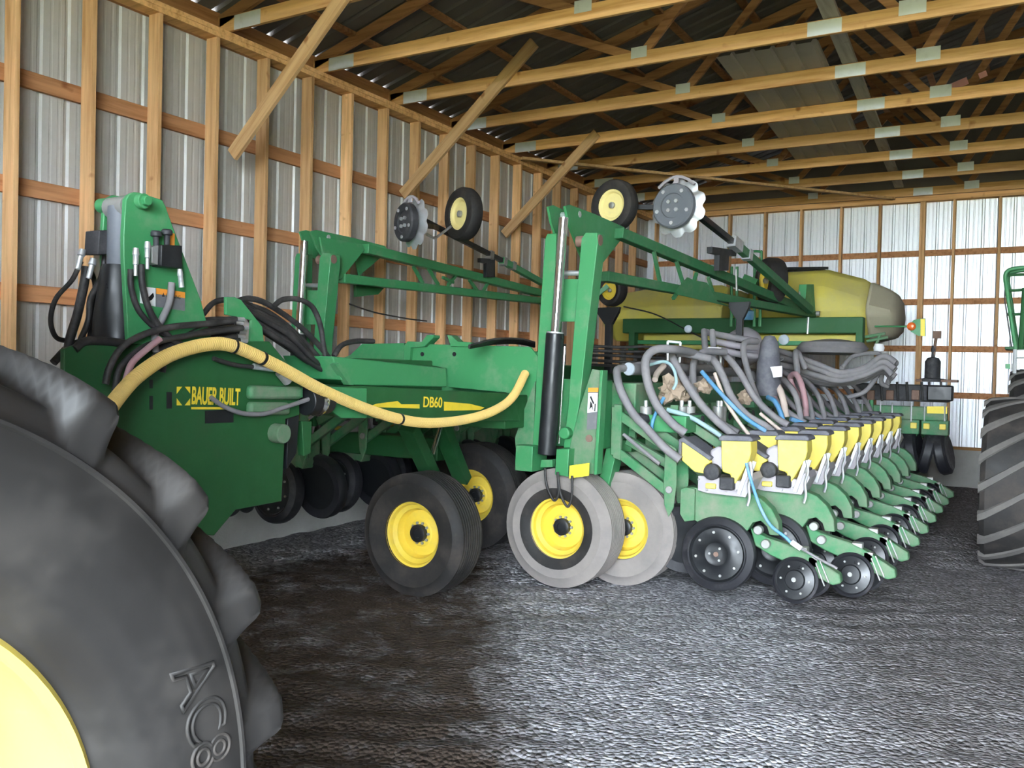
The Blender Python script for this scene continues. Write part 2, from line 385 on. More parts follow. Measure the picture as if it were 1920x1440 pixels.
tag(MB().box(XW, XR, YF-.01, YF+.14, ZP, ZP+.09).build('trim_4', 'woodx', bev=.003), 'timber top plate across the far wall', 'plate', kind='structure')
tag(MB().box(XW, XR, YF-.01, YF+.14, .622, .664).build('trim_5', 'woodx', bev=.003), 'timber sill plate on the far footing', 'plate', kind='structure')
# roof trusses: one thing each
TY = [-1.9, -.63, .64, 1.93, 3.23, 4.52, 5.82, 7.10, 8.38, 9.67, 10.98, 12.31, 13.63, 15.02, 16.46]
vis = [5.82, 7.10, 8.38, 9.67, 10.98, 12.31, 13.63, 15.02, 16.46]
ZB = ZP+.092
def truss(y, label, detail):
    t = empty('roof_truss', (XW, y, ZB)); tag(t, label, 'truss', 'roof trusses')
    X1 = XR
    MB().box(XW-.12, X1, y-.019, y+.019, ZB, ZB+.14).build('bottom_chord', 'woodx', t, bev=.003)
    tz = lambda x: rz(x)-.045
    for xa, xb in ((XW-.3, RIDGE), (RIDGE, X1+.2)):
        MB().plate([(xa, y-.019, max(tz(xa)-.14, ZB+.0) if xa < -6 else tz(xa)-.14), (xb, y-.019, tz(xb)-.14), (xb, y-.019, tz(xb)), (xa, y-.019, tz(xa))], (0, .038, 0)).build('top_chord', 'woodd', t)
    if detail:
        nodes_b = [-3.55, -1.1, 1.4, 4.6, 7.1, 9.6]; tops = [-4.9, -2.35, .2, RIDGE, 5.8, 8.4, 10.9]
        for i, xb in enumerate(nodes_b):
            for xt in (tops[i], tops[i+1]):
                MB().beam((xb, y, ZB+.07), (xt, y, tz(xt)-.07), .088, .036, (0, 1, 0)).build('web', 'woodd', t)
        if abs(y-12.31) < .01 or abs(y-15.02) < .01:
            for px_, w_ in (((1797, 158), .17), ((1843, 140), .07), ((1727, 183), .08)) if y < 13 else (((1378, 319), .14), ((1410, 303), .06)):
                q = PY(*px_, y-.025); MB().beam(q-V((w_*.6, 0, w_*.2)), q+V((w_*.6, 0, w_*.2)), .09 if w_ > .1 else .07, .012, (0, 1, 0)).build('marker_tape', 'pinkm', t)
        gx = [(-6.35, .34, .135, -.004), (-3.55, .17, .11, .075), (-1.75, .30, .128, .004), (-1.02, .22, .13, .055)]
        for x, w_, h_, dz in gx:
            MB().box(x-w_/2, x+w_/2, y-.0215, y-.0192, ZB+dz, ZB+dz+h_).build('gusset_plate', 'plate', t)
    return t
for y in TY:
    if y in vis:
        k = vis.index(y)
        truss(y, ['nearest roof truss in view, cut by the top left corner of the photo', 'second roof truss in view from the near end', 'third roof truss in view from the near end', 'fourth roof truss in view from the near end', 'fifth roof truss in view from the near end', 'sixth roof truss in view from the near end', 'third roof truss from the far wall', 'roof truss next to the far wall', 'last roof truss, flat against the far wall plate'][k], True)
    else: truss(y, 'roof truss overhead out of the photo, nearer than the first one shown', False)
for i, x in enumerate((-6.2, -5.45, -4.6, -3.85, -3.1, -2.35, -1.6, -.85, -.1, .65, 1.4, 2.2, 2.9, 3.6, 4.6, 5.8, 7, 8.2, 9.4, 10.6, 11.8)):
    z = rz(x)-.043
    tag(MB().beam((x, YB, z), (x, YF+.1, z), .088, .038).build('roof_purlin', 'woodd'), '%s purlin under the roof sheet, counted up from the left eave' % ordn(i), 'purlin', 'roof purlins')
a, b_ = PZ(1555, 20, ZB+.17), PZ(1690, 360, ZB+.17)
d = (b_-a)/(b_.y-a.y)
tag(MB().beam(a+d*(-6), a+d*(16.4-a.y), .14, .042).build('lateral_brace', 'woodg'), 'long weathered grey plank running across the tops of the truss chords', 'plank')
# metal sheet laid on the chords
pts = [PZ(1365, 118, ZB+.16), PZ(1550, 84, ZB+.16), PZ(1640, 290, ZB+.16), PZ(1497, 312, ZB+.16)]
ya, yb = 8.9, 14.2; xa0, xa1 = -2.93, -1.92
mb = MB(); vs = []; fs = []; k = 0
prof = []
for i in range(5):
    for dd, o in ((0, 0), (.14, 0), (.155, .025), (.185, .025)): prof.append((xa0+i*.2+dd, o))
prof.append((xa1, 0))
for y in (ya, yb): vs += [(x-(y-9)*.062, y, ZB+.15+o) for x, o in prof]
n = len(prof)
mb.add(vs, [(i, i+1, n+i+1, n+i) for i in range(n-1)]); so = mb.build('roofing_sheet', 'spare', smooth=0)
sm = so.modifiers.new('thick', 'SOLIDIFY'); sm.thickness = .003
tag(so, 'spare ribbed metal sheet lying across the truss chords overhead', 'sheet')
# diagonal braces
def brace2(pa, pb, y, label, ext=0.0):
    a = PY(*pa, y); b = PY(*pb, y); d = (b-a).normalized(); b = b+d*ext
    ln = (b-a).length; z = d.cross(V((0, 1, 0)))
    o = MB().box(-ln/2, ln/2, -.02, .02, -.068, .068).build('knee_brace', 'woodb', bev=.003); c = (a+b)/2
    o.matrix_world = Matrix(((d.x, 0, z.x, c.x), (0, 1, 0, c.y), (d.z, 0, z.z, c.z), (0, 0, 0, 1)))
    tag(o, label, 'brace', 'diagonal knee braces')
brace2((436, 291), (642, -4), 5.78, 'nearest diagonal knee brace rising from the left wall to a truss', .1)
brace2((755, 366), (950, 140), 8.34, 'middle diagonal knee brace rising from the left wall to a truss', .45)
brace2((945, 440), (1110, 260), 10.94, 'farthest diagonal knee brace, behind the raised marker wheels', .1)
a, b_ = PY(985, 317, 12.9), PY(1640, 372, 16.2)
tag(MB().beam((XW+.05, 11.2, ZB-.03), (-2.2, 16.4, ZB-.03), .085, .04).build('ceiling_brace', 'woodb', bev=.003), 'flat diagonal board nailed under the far truss chords at the left corner', 'board')

# ================================================================ the planter
PL = empty('planter', (-3.9, 8.0, 0))
tag(PL, 'large green and yellow row crop planter folded for transport on the gravel', 'planter')
Yv = V((0, 1, 0)); Xv = V((1, 0, 0)); Zv = V((0, 0, 1))
def pxs(f, v, pts): return [f(x, y, v) for x, y in pts]
def plateX(v, pts, t, mb=None): return (mb or MB()).plate(pxs(PX, v, pts), (t, 0, 0))
def plateY(v, pts, t, mb=None): return (mb or MB()).plate(pxs(PY, v, pts), (0, t, 0))
def wheel(name, c, ax, R, W, rim, parent, tyre='rubber', dust=False, rimmat='yellow', hub=.07, lean=0):
    """field tyre with a deep yellow rim; ax points to the visible face"""
    ax = V(ax).normalized(); c = V(c); h = W/2
    pr = [(rim*1.02, h*.55), (rim*1.05, h*.86), (R*.66+rim*.34, h*1.0), (R*.84, h*.98), (R*.95, h*.80)]
    ribs = []
    for k in range(9):
        a = h*(.72-1.44*k/8); ribs += [(R*.975, a+.012), (R, a+.009), (R, a-.009), (R*.975, a-.012)]
    pr += ribs+[(r, -a) for r, a in reversed(pr)]
    t = MB().lathe(pr, c, ax, 56).build(name, tyre, parent, smooth=30)
    rp = [(rim*1.04, h*.80), (rim*1.05, h*.72), (rim*.97, h*.68), (rim*.93, h*.5), (rim*.86, h*.42), (rim*.80, h*.38), (rim*.76, h*.1), (rim*.72, h*.02), (rim*.44, h*.10), (rim*.40, h*.16), (.02, h*.16), (.02, -h*.6), (rim*1.0, -h*.6)]
    MB().lathe(rp, c, ax, 48).use(1).ring(c+ax*(h*.16), ax, rim*.33, 10, .012, .014).build('rim', [rimmat, 'bolt'], t, smooth=30)
    hb = MB().lathe([(hub, h*.1), (hub, h*.42), (hub*.8, h*.46), (hub*.5, h*.46), (hub*.45, h*.40), (0, h*.40)], c, ax, 24)
    hb.build('hub', 'black', t)
    return t
fA = V((0, -1, 0))
wheel('field_wheel', (-3.365, 6.62, .49), fA, .49, .34, .245, PL, 'rubberd')
MB().lathe([(.25, .149), (.30, .171), (.335, .1735), (.335, .170)], (-3.365, 6.62, .49), fA, 56).build('tyre_shoulder', 'rubber', PL)
wheel('field_wheel', (-2.98, 7.02, .47), fA, .475, .34, .245, PL, 'rubberd')
wheel('field_wheel', (-4.19, 5.74, .47), fA, .485, .34, .25, PL, 'rubber')
wheel('field_wheel', (-4.76, 7.45, .53), fA, .52, .34, .25, PL, 'rubber')
# arms that carry the left pair
for a, b in (((765, 800), (815, 905)), ((812, 760), (868, 900))):
    p, q = PX(*a, -4.35), PX(*b, -4.45)
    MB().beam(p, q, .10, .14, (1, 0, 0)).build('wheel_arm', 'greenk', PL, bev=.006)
p, q = PX(826, 800, -4.3), PX(811, 852, -4.3)
MB().cyl(p, q, .022).build('lift_cylinder', 'chrome', PL)
MB().beam((-3.36, 6.85, .49), (-2.98, 6.85, .47), .10, .12).beam((-3.17, 6.85, .5), (-3.0, 6.95, 1.45), .10, .16, (0, 1, 0)).build('wheel_arm', 'green', PL, bev=.006)
# ---------------------------------------------------------------- hitch
HX = -3.7
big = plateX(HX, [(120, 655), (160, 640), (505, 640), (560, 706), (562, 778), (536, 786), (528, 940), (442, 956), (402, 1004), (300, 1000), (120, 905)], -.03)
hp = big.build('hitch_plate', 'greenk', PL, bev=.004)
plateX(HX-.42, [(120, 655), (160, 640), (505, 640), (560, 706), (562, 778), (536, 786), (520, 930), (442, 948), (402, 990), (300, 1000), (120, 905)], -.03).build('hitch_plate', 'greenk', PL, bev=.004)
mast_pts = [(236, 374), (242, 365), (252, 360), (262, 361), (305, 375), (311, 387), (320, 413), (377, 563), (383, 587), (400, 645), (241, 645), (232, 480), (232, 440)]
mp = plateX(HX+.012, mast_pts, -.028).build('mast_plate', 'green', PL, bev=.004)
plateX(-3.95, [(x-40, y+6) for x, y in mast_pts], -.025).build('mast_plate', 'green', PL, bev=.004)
c = PX(263, 378, HX+.012)
MB().cyl(c+Xv*-.3, c+Xv*.035, .036, 24).cyl(c, c+Xv*.06, .024, 8).build('pin', 'green', mp, bev=.003)
# black lift cylinder with grey rod
a, b = V((-3.835, 2.73, 2.53)), V((-3.835, 2.72, 1.55))
m1 = V((-3.835, 2.73, 2.22))
lc = MB().tube([m1+Zv*.03, m1, m1-Zv*.12, m1-Zv*.22, b], .1, 20, True, lambda i: [.074, .082, .098, .112, .12][i]).build('lift_cylinder', 'black', PL)
MB().cyl(m1, a, .056, 20).build('rod', 'hubgrey', lc)
MB().cyl(a+V((-.07, 0, 0)), a+V((.07, 0, 0)), .05, 20).build('rod_eye', 'bolt', lc)
# valve block on the mast plate
vb = empty('valve_block', PX(300, 478, HX+.012), PL); vb0 = WL[vb.name]
def px(x, y, off=0): return PX(x, y, HX+.012)+Xv*off
MB().plate([px(285, 460), px(324, 462), px(324, 504), px(284, 500)], (.07, 0, 0)).build('valve_body', 'black', vb, bev=.004)
MB().plate([px(272, 464), px(285, 460), px(284, 498), px(272, 494)], (.05, 0, 0)).build('valve_manifold', 'bolt', vb, bev=.004)
for x, y in ((284, 444), (304, 441)):
    a = px(x, y+19, .035); b = px(x, y, .035)
    MB().lathe([(.014, 0), (.014, .045), (.026, .05), (.026, .068), (.02, .075), (0, .075)], a, b-a, 16).build('valve_knob', 'blackp', vb)
for x, y in ((242, 472), (264, 460)):
    MB().lathe([(.012, 0), (.016, .03), (.013, .035), (.013, .075), (.009, .08), (.009, .13)], px(x, y-6, .05), (0, 0, -1), 12).build('hose_fitting', 'steel', vb)
MB().lathe([(.012, 0), (.015, .03), (.013, .035), (.013, .09)], px(324, 505, .05), (0, .15, -1), 12).build('hose_fitting', 'steel', vb)
MB().plate([px(310, 436), px(326, 438), px(326, 462), px(314, 460)], (.006, 0, 0)).build('warning_sticker', 'orange', vb)
# warning sticker
st = MB().plate([px(262, 537), px(291, 540), px(291, 575), px(262, 568)], (.003, 0, 0)).build('warning_sticker', 'white', mp)
MB().plate([px(292, 540), px(346, 548), px(346, 583), px(292, 575)], (.003, 0, 0)).build('warning_sticker', 'greyst', mp)
MB().plate([px(292, 540, .003), px(346, 548, .003), px(346, 559, .003), px(292, 551, .003)], (.0015, 0, 0)).build('warning_header', 'orange', mp)
MB().plate([px(276, 560, .003), px(279, 556, .003), px(286, 549, .003), px(288, 556, .003), px(284, 562, .003), px(278, 565, .003)], (.0015, 0, 0)).build('warning_symbol', 'black', mp)
text('warning_lettering', '\u25b2 WARNING', 'black', px(302, 556, .0046), px(340, 560)-px(300, 554), Zv, .026, mp, .0004, fit=.11)
# second valve box left of the cylinder
vb2 = empty('valve_box', PX(175, 455, -3.98), PL)
MB().plate(pxs(PX, -4.0, [(160, 434), (187, 434), (184, 479), (157, 479)]), (.11, 0, 0)).build('valve_body', 'blackp', vb2, bev=.004)
for x, y, dx in ((197, 445, .11), (150, 468, .02), (161, 486, .06)):
    MB().lathe([(.014, .0), (.018, .03), (.013, .035), (.013, .10)], PX(x, y, -3.97)+Xv*dx, (0, -.25, -1), 12).build('hose_fitting', 'steel', vb2)
# maker's lettering and badge
def hx(x, y, off=.0008): return PX(x, y, HX)+Xv*off
a, b = hx(358, 757), hx(449, 759)
tl = text('maker_lettering', 'BAUER BUILT', 'label', a, b-a, Zv, .125, hp, .0012, bold=.003, fit=(b-a).length)
MB().plate([hx(358, 763), hx(430, 763), hx(430, 757+10.5), hx(358, 767.5)], (.002, 0, 0)).build('lettering_underline', 'label', hp)
for tri in (((331, 725), (341, 725), (331, 738)), ((356, 725), (346, 725), (356, 738)), ((331, 760), (341, 760), (331, 747)), ((356, 760), (346, 760), (356, 747))):
    MB().plate([hx(*p) for p in tri], (.002, 0, 0)).build('badge_corner', 'label', hp)
for q in (((343.5, 729), (348, 736), (343.5, 742), (339, 736)), ((343.5, 744), (348, 750), (343.5, 757), (339, 750))):
    MB().plate([hx(*p) for p in q], (.0015, 0, 0)).build('badge_diamond', 'greenk', hp)
MB().plate([hx(384, 770), hx(437, 768), hx(437, 792), hx(384, 794)], (.003, 0, 0)).build('serial_plate', 'black', hp)
for p0, p1, w_ in (((462, 735), (560, 737), .075), ((462, 765), (538, 766), .07)):
    a, b = hx(*p0), hx(*p1); MB().beam(a, b, .07, w_).build('frame_tube', 'greend', hp, bev=.02)
MB().cyl(hx(515, 812)-Xv*.02, hx(515, 812)+Xv*.075, .055, 20).build('pivot_pin', 'greend', hp, bev=.006)
MB().cyl(hx(557, 727), hx(557, 745), .032, 16).build('pin', 'green', hp)
for x0, x1, y0, y1 in ((280, 286, 712, 728), (280, 286, 742, 768), (312, 322, 735, 766)):
    MB().plate([hx(x0, y0), hx(x1, y0), hx(x1, y1), hx(x0, y1)], (.002, 0, 0)).build('plate_slot', 'black', hp)
# knuckle between hitch and tongue
kn = MB().cyl(PX(572, 752, HX+.02), PX(612, 750, HX+.02), .085, 24).build('pivot_knuckle', 'black', PL, bev=.006)
MB().lathe([(.088, 0), (.093, .01), (.093, .035), (.088, .045)], PX(588, 751, HX+.02), (0, 1, 0), 28).build('chrome_collar', 'chrome', kn)
plateX(HX-.01, [(540, 775), (562, 775), (556, 850), (538, 880)], -.1).build('tongue_link', 'black', PL, bev=.004)
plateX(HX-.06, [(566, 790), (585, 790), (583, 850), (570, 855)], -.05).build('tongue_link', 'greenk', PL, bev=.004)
# ---------------------------------------------------------------- tongue
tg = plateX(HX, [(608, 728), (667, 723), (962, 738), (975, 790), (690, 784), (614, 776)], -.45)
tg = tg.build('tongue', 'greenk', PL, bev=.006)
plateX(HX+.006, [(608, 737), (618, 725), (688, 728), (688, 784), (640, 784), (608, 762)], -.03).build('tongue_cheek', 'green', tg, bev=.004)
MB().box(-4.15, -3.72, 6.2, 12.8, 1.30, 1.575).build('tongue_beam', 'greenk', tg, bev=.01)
tr = plateX(HX-.02, [(623, 668), (836, 690), (838, 726), (665, 722), (640, 712)], -.42).build('hose_tray', 'green', PL, bev=.006)
plateX(HX+.01, [(629, 683), (636, 680), (664, 722), (656, 722)], -.05).build('tray_bracket', 'green', tr)
def tx(x, y, o=.0015): return PX(x, y, HX)+Xv*o
text('model_lettering', 'DB60', 'label', tx(792, 763, .003), tx(828, 764)-tx(792, 763), Zv, .105, tg, .0012, bold=.001, fit=(tx(828, 764)-tx(792, 763)).length)
MB().plate([tx(p, q) for p, q in ((832, 753), (880, 757), (908, 764), (900, 769), (832, 770))], (.002, 0, 0)).build('yellow_stripe', 'label', tg)
MB().plate([tx(p, q) for p, q in ((705, 757), (745, 752), (752, 758), (786, 758), (786, 766), (690, 763))], (.002, 0, 0)).build('yellow_stripe', 'label', tg)
# plate over the tongue where the wing latches
lp = plateY(6.56, [(768, 655), (792, 645), (993, 650), (1008, 668), (1008, 722), (976, 806), (948, 736), (840, 726), (838, 691), (772, 678)], .03).build('latch_plate', 'green', PL, bev=.004)
plateY(6.75, [(640, 672), (656, 666), (678, 645), (758, 643), (758, 700), (640, 700)], .03).build('latch_plate', 'green', PL, bev=.004)
for x in (792, 852): 
    c = PY(x, 664, 6.56); MB().cyl(c-Yv*.004, c+Yv*.01, .02, 14).build('bolt_hole', 'black', lp)
plateY(6.52, [(757, 676), (757, 648), (764, 640), (790, 641), (800, 628), (813, 628), (813, 633), (796, 650), (770, 652), (768, 676)], .10).build('latch_hook', 'green', PL, bev=.004)
plateY(6.54, [(838, 628), (846, 629), (858, 640), (882, 642), (884, 650), (845, 650)], .10).build('latch_hook', 'green', PL, bev=.004)
MB().box(-4.9, -3.6, 6.72, 6.95, 1.45, 1.95).build('cross_frame', 'green', PL, bev=.01)
# ---------------------------------------------------------------- hoses round the hitch
def hose(name, pts, r, mat, parent=PL, n=8, per=8): return MB().tube(spline(pts, per), r, n).build(name, mat, parent, smooth=60)
def hosex(x, pts, r, mat, name='hydraulic_hose', dx=None):
    return hose(name, [PX(p[0], p[1], x+(p[2] if len(p) > 2 else 0)) for p in pts], r, mat)
yh = spline([PX(x, y, -3.60+d) for x, y, d in ((180, 800, .35), (228, 736, .1), (264, 700, .04), (320, 665, .0), (388, 646, 0), (440, 650, 0), (520, 686, 0), (600, 729, 0), (680, 764, 0), (750, 786, 0), (810, 793, 0), (880, 785, .0), (930, 768, 0), (962, 743, -.02), (985, 700, -.1))], 60)
acc = 0; L = [0]
for i in range(1, len(yh)): L.append(L[-1]+(yh[i]-yh[i-1]).length)
pts = []; k = 0; s = 0
while s < L[-1]:
    while k < len(L)-2 and L[k+1] < s: k += 1
    t = (s-L[k])/(L[k+1]-L[k]+1e-9); pts.append(yh[k].lerp(yh[k+1], t)); s += .0042
yo = MB().tube(pts, .032, 14, True, lambda i: (.0262, .0352, .0352)[i % 3]).build('suction_hose', 'hosey', PL, smooth=25)
for x, y in ((438, 649), (492, 671), (750, 786)):
    j = min(range(len(pts)), key=lambda i: (pts[i]-PX(x, y, -3.60)).length)
    d = (pts[j+1]-pts[j-1]).normalized()
    MB().cyl(pts[j]-d*.006, pts[j]+d*.006, .039, 16).build('hose_tie', 'black', yo)
# big rigid manifold bracket and bundle of hydraulic lines
br = plateX(-3.735, [(424, 557), (441, 557), (452, 562), (492, 612), (495, 640), (480, 648), (470, 640), (472, 600), (424, 590)], -.02).build('hose_bracket', 'green', PL, bev=.003)
rr = random.Random(3)
for k, (yy) in enumerate((598, 606, 614, 622, 631, 638)):
    e = 440+rr.random()*12
    hosex(-3.72+.02*(k % 3), [(250+rr.random()*60, 690+rr.random()*20), (300+rr.random()*20, 640+rr.random()*16), (370, yy+6+rr.random()*5), (430, yy), (e, yy)], .014, 'hosek')
    a = PX(e-4, yy, -3.72+.02*(k % 3)); b = PX(e+14, yy+1, -3.72+.02*(k % 3)); MB().cyl(a, b, .013, 10).build('hose_fitting', 'steel', br)
hosex(-3.66, [(245, 505), (246, 540), (262, 585), (300, 622), (340, 645)], .014, 'hosek')
hosex(-3.64, [(264, 495), (268, 540), (284, 590), (318, 632), (352, 655)], .016, 'hosek')
hosex(-3.66, [(322, 530), (318, 565), (304, 598), (290, 630), (292, 660)], .017, 'hose')
hosex(-3.62, [(198, 720), (205, 690), (230, 650), (275, 625), (330, 612), (400, 606), (440, 600)], .016, 'hosek')
hosex(-3.61, [(236, 712), (248, 680), (275, 655), (300, 635)], .016, 'pink')
hosex(-3.63, [(215, 735), (225, 690), (262, 655), (300, 640), (360, 628), (455, 615)], .015, 'hosek')
hosex(-3.95, [(197, 480), (190, 520), (170, 560), (166, 600), (150, 640)], .015, 'hosek')
hosex(-3.98, [(162, 500), (158, 530), (145, 590), (130, 640), (126, 680)], .022, 'hosek')
hosex(-4.0, [(152, 490), (135, 525), (105, 560), (95, 600), (105, 632), (130, 640)], .012, 'hosek')
hosex(-4.02, [(166, 500), (175, 520), (178, 545), (170, 600), (168, 650)], .012, 'hosek')
hosex(-3.7, [(140, 655), (160, 640), (200, 640), (240, 645)], .02, 'hosek')
hosex(-4.1, [(100, 680), (130, 650), (160, 640)], .02, 'hosek')
hosex(-3.85, [(380, 590), (400, 568), (425, 562), (445, 566)], .016, 'hosek')
for k in range(9):      # thick bundle dropping to the tongue
    o = rr.random()*10-5; d = -3.95+.03*(k % 4)
    hosex(d, [(455+2*k, 566+o*.5+k*5), (500+o, 586+k*5), (545+o, 616+k*5+o), (592+o, 668+k*2.5), (622+k*2, 700+k), (640+k*2, 722), (662+k, 736)], .017, 'hosek')
hosex(-3.96, [(440, 566), (470, 560), (505, 572), (560, 610), (600, 650), (630, 690), (640, 715)], .018, 'hosek')
hosex(-3.94, [(512, 575), (530, 562), (558, 561), (585, 575), (600, 608), (607, 650), (615, 685)], .017, 'hosek')
hosex(-3.95, [(626, 668), (640, 648), (665, 640), (700, 640)], .018, 'hosek')
hosex(-3.655, [(395, 745), (420, 762), (455, 775), (495, 776), (530, 765), (560, 755), (580, 748)], .013, 'hose')
hosex(-3.655, [(400, 672), (440, 684), (475, 688), (515, 692), (533, 700)], .012, 'hosek')
MB().cyl(PX(475, 687, -3.65), PX(515, 692, -3.65), .017, 10).build('hose_fitting', 'steel', PL)
MB().cyl(PX(525, 697, -3.65), PX(540, 715, -3.65), .03, 12).build('hose_fitting', 'bolt', PL)
# ---------------------------------------------------------------- wing end masts with marker arms
MY = 6.50
B0 = V((-3.45, MY, .9))
def mast(f, s, full):
    ap = lambda mb: setattr(mb, 'v', [f(p) for p in mb.v]) or mb
    post = ap(plateY(MY, [(1022, 447), (1026, 438), (1043, 437), (1038, 613), (1022, 760), (1020, 838), (998, 838), (1003, 757), (1010, 620)], .15))
    m = post.build('marker_mast', 'green', PL, bev=.006*s)
    ap(plateY(MY, [(1090, 447), (1098, 436), (1119, 436), (1121, 452), (1098, 653), (1086, 760), (1070, 840), (1056, 840), (1065, 760), (1073, 653)], .15)).build('mast_post', 'green', m, bev=.006*s)
    ap(plateY(MY+.08, [(1040, 523), (1088, 523), (1080, 603), (1036, 603)], .02)).build('cross_plate', 'green', m, bev=.003)
    a, b = PY(1048, 512, MY+.08), PY(1090, 512, MY+.08)
    ap(MB().cyl(a, b, .022, 14)).build('cross_pin', 'steel', m)
    X1, X2 = -3.60, -3.43
    ap(plateX(X1, [(1024, 388), (1034, 385), (1042, 389), (1066, 398), (1064, 415), (1047, 452), (1040, 448), (1030, 418)], .022)).build('crank_plate', 'green', m, bev=.003)
    ap(plateX(X2, [(1055, 387), (1064, 384), (1112, 402), (1166, 426), (1168, 440), (1127, 492), (1121, 446), (1087, 484), (1064, 424)], .025)).build('crank_plate', 'green', m, bev=.003)
    c = PX(1082, 402, X2); ap(MB().cyl(c-Xv*.22, c+Xv*.03, .028, 18)).build('crank_pin', 'steel', m, bev=.003)
    c = PY(1119, 449, MY-.0); c = V((c.x, MY+.05, c.z)); ap(MB().cyl(c-Xv*.2, c+Xv*.012, .045, 18)).build('pivot_pin', 'rust', m, bev=.003)
    t0, t1, t2 = PY(1057, 408, MY-.09), PY(1041, 625, MY-.09), PY(1025, 852, MY-.09)
    br = ap(MB().cyl(t1+(t1-t2).normalized()*.0, t2, .075, 24)).build('cylinder_barrel', 'black', m, bev=.006)
    ap(MB().cyl(t1-(t1-t2).normalized()*.02, t0, .039, 20)).build('cylinder_rod', 'chrome', m)
    ap(MB().cyl(t1-(t1-t2).normalized()*.015, t1+(t1-t2).normalized()*.012, .07, 24)).build('cylinder_gland', 'steel', m)
    if full:
        MB().cyl(PY(1059, 650, MY-.06), PY(1048, 832, MY-.06), .008, 8).build('oil_line', 'chrome', m)
        plateY(MY+.01, [(1003, 715), (999, 842), (967, 842), (965, 822), (977, 782)], .02).build('gusset', 'greend', m, bev=.003)
        plateY(MY-.12, [(967, 834), (999, 837), (997, 885), (965, 882)], .26).build('mast_foot', 'green', m, bev=.006)
        plateY(MY-.12, [(1043, 842), (1067, 842), (1064, 894), (1040, 890)], .26).build('mast_foot', 'green', m, bev=.006)
        plateY(MY-.02, [(1015, 862), (1036, 862), (1036, 876), (1013, 876)], .1).build('foot_bridge', 'green', m)
        fl = plateY(MY-.02, [(1110, 692), (1128, 695), (1116, 890), (1066, 880), (1069, 835), (1088, 760)], .02).build('side_plate', 'greend', m, bev=.003)
        plateY(MY-.09, [(1125, 694), (1130, 694), (1119, 890), (1113, 890)], .10).build('side_flange', 'green', m, bev=.004)
        plateY(MY-.035, [(1103, 727), (1122, 727), (1119, 804), (1100, 806)], .002).build('warning_sticker', 'greyst', m)
        plateY(MY-.038, [(1103, 727), (1122, 727), (1121.5, 735), (1102.5, 735)], .002).build('warning_header', 'orange', m)
        plateY(MY-.038, [(1103, 737), (1121, 737), (1119.5, 772), (1101, 774)], .002).build('warning_picture', 'white', m)
        for q in ([(1105, 768), (1107, 752), (1110, 757), (1112, 770), (1109, 763)], [(1106, 745), (1108, 742), (1114, 756), (1112, 758)], [(1115, 757), (1117, 757), (1116, 771), (1114, 771)]):
            plateY(MY-.040, q, .002).build('warning_symbol', 'black', m)
        c = PY(1105, 822, MY-.02); MB().cyl(c-Yv*.01, c+Yv*.01, .03, 16).build('bolt', 'rust', m)
        c = PY(1062, 812, MY-.02); MB().cyl(c-Yv*.05, c+Yv*.05, .05, 16).build('lower_pin', 'green', m, bev=.01)
        plateY(MY-.14, [(1068, 873), (1105, 868), (1104, 892), (1067, 897)], .004).build('reflector', 'refl', m)
        for q in ([(1022, 878), (1024, 905), (1032, 928), (1040, 938), (1047, 925), (1046, 885)], [(1045, 885), (1051, 925), (1064, 950), (1072, 930), (1073, 892)]):
            hose('oil_hose', [PY(x, y, MY-.16) for x, y in q], .011, 'hosek', m)
        MB().box(-3.72, -3.06, MY+.14, MY+.34, 1.15, 1.72).build('mast_mount', 'green', m, bev=.008)
    else:
        ap(plateX(-3.33, [(1133, 500), (1165, 500), (1180, 510), (1165, 535), (1133, 540)], -.04)).build('side_box', 'greenk', m, bev=.004)
    return m
mast(lambda p: V(p), 1, True)
SL = .955; BL = V((-6.21, 6.43, 1.8+(.9-1.8)*SL))
mast(lambda p: BL+(V(p)-B0)*SL, SL, False)
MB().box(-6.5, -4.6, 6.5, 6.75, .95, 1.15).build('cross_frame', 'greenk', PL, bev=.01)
def small_tyre(c, ax, R, W, parent, rim='rimc'):
    ax = V(ax).normalized(); h = W/2
    t = MB().lathe([(R*.58, h*.5), (R*.62, h*.9), (R*.8, h), (R*.93, h*.85), (R, h*.45), (R, -h*.45), (R*.93, -h*.85), (R*.8, -h), (R*.6, -h*.9), (R*.55, -h*.5)], c, ax, 40).build('marker_tyre', 'rubber', parent)
    MB().lathe([(R*.62, h*.82), (R*.60, h*.7), (R*.52, h*.62), (R*.46, h*.35), (R*.30, h*.30), (R*.16, h*.42), (.001, h*.42), (.001, -h*.5), (R*.6, -h*.5)], c, ax, 36).build('rim', rim, t)
    MB().lathe([(R*.12, h*.4), (R*.12, h*.75), (R*.07, h*.85), (0, h*.85)], c, ax, 16).build('hub_cap', 'bolt', t)
    return t
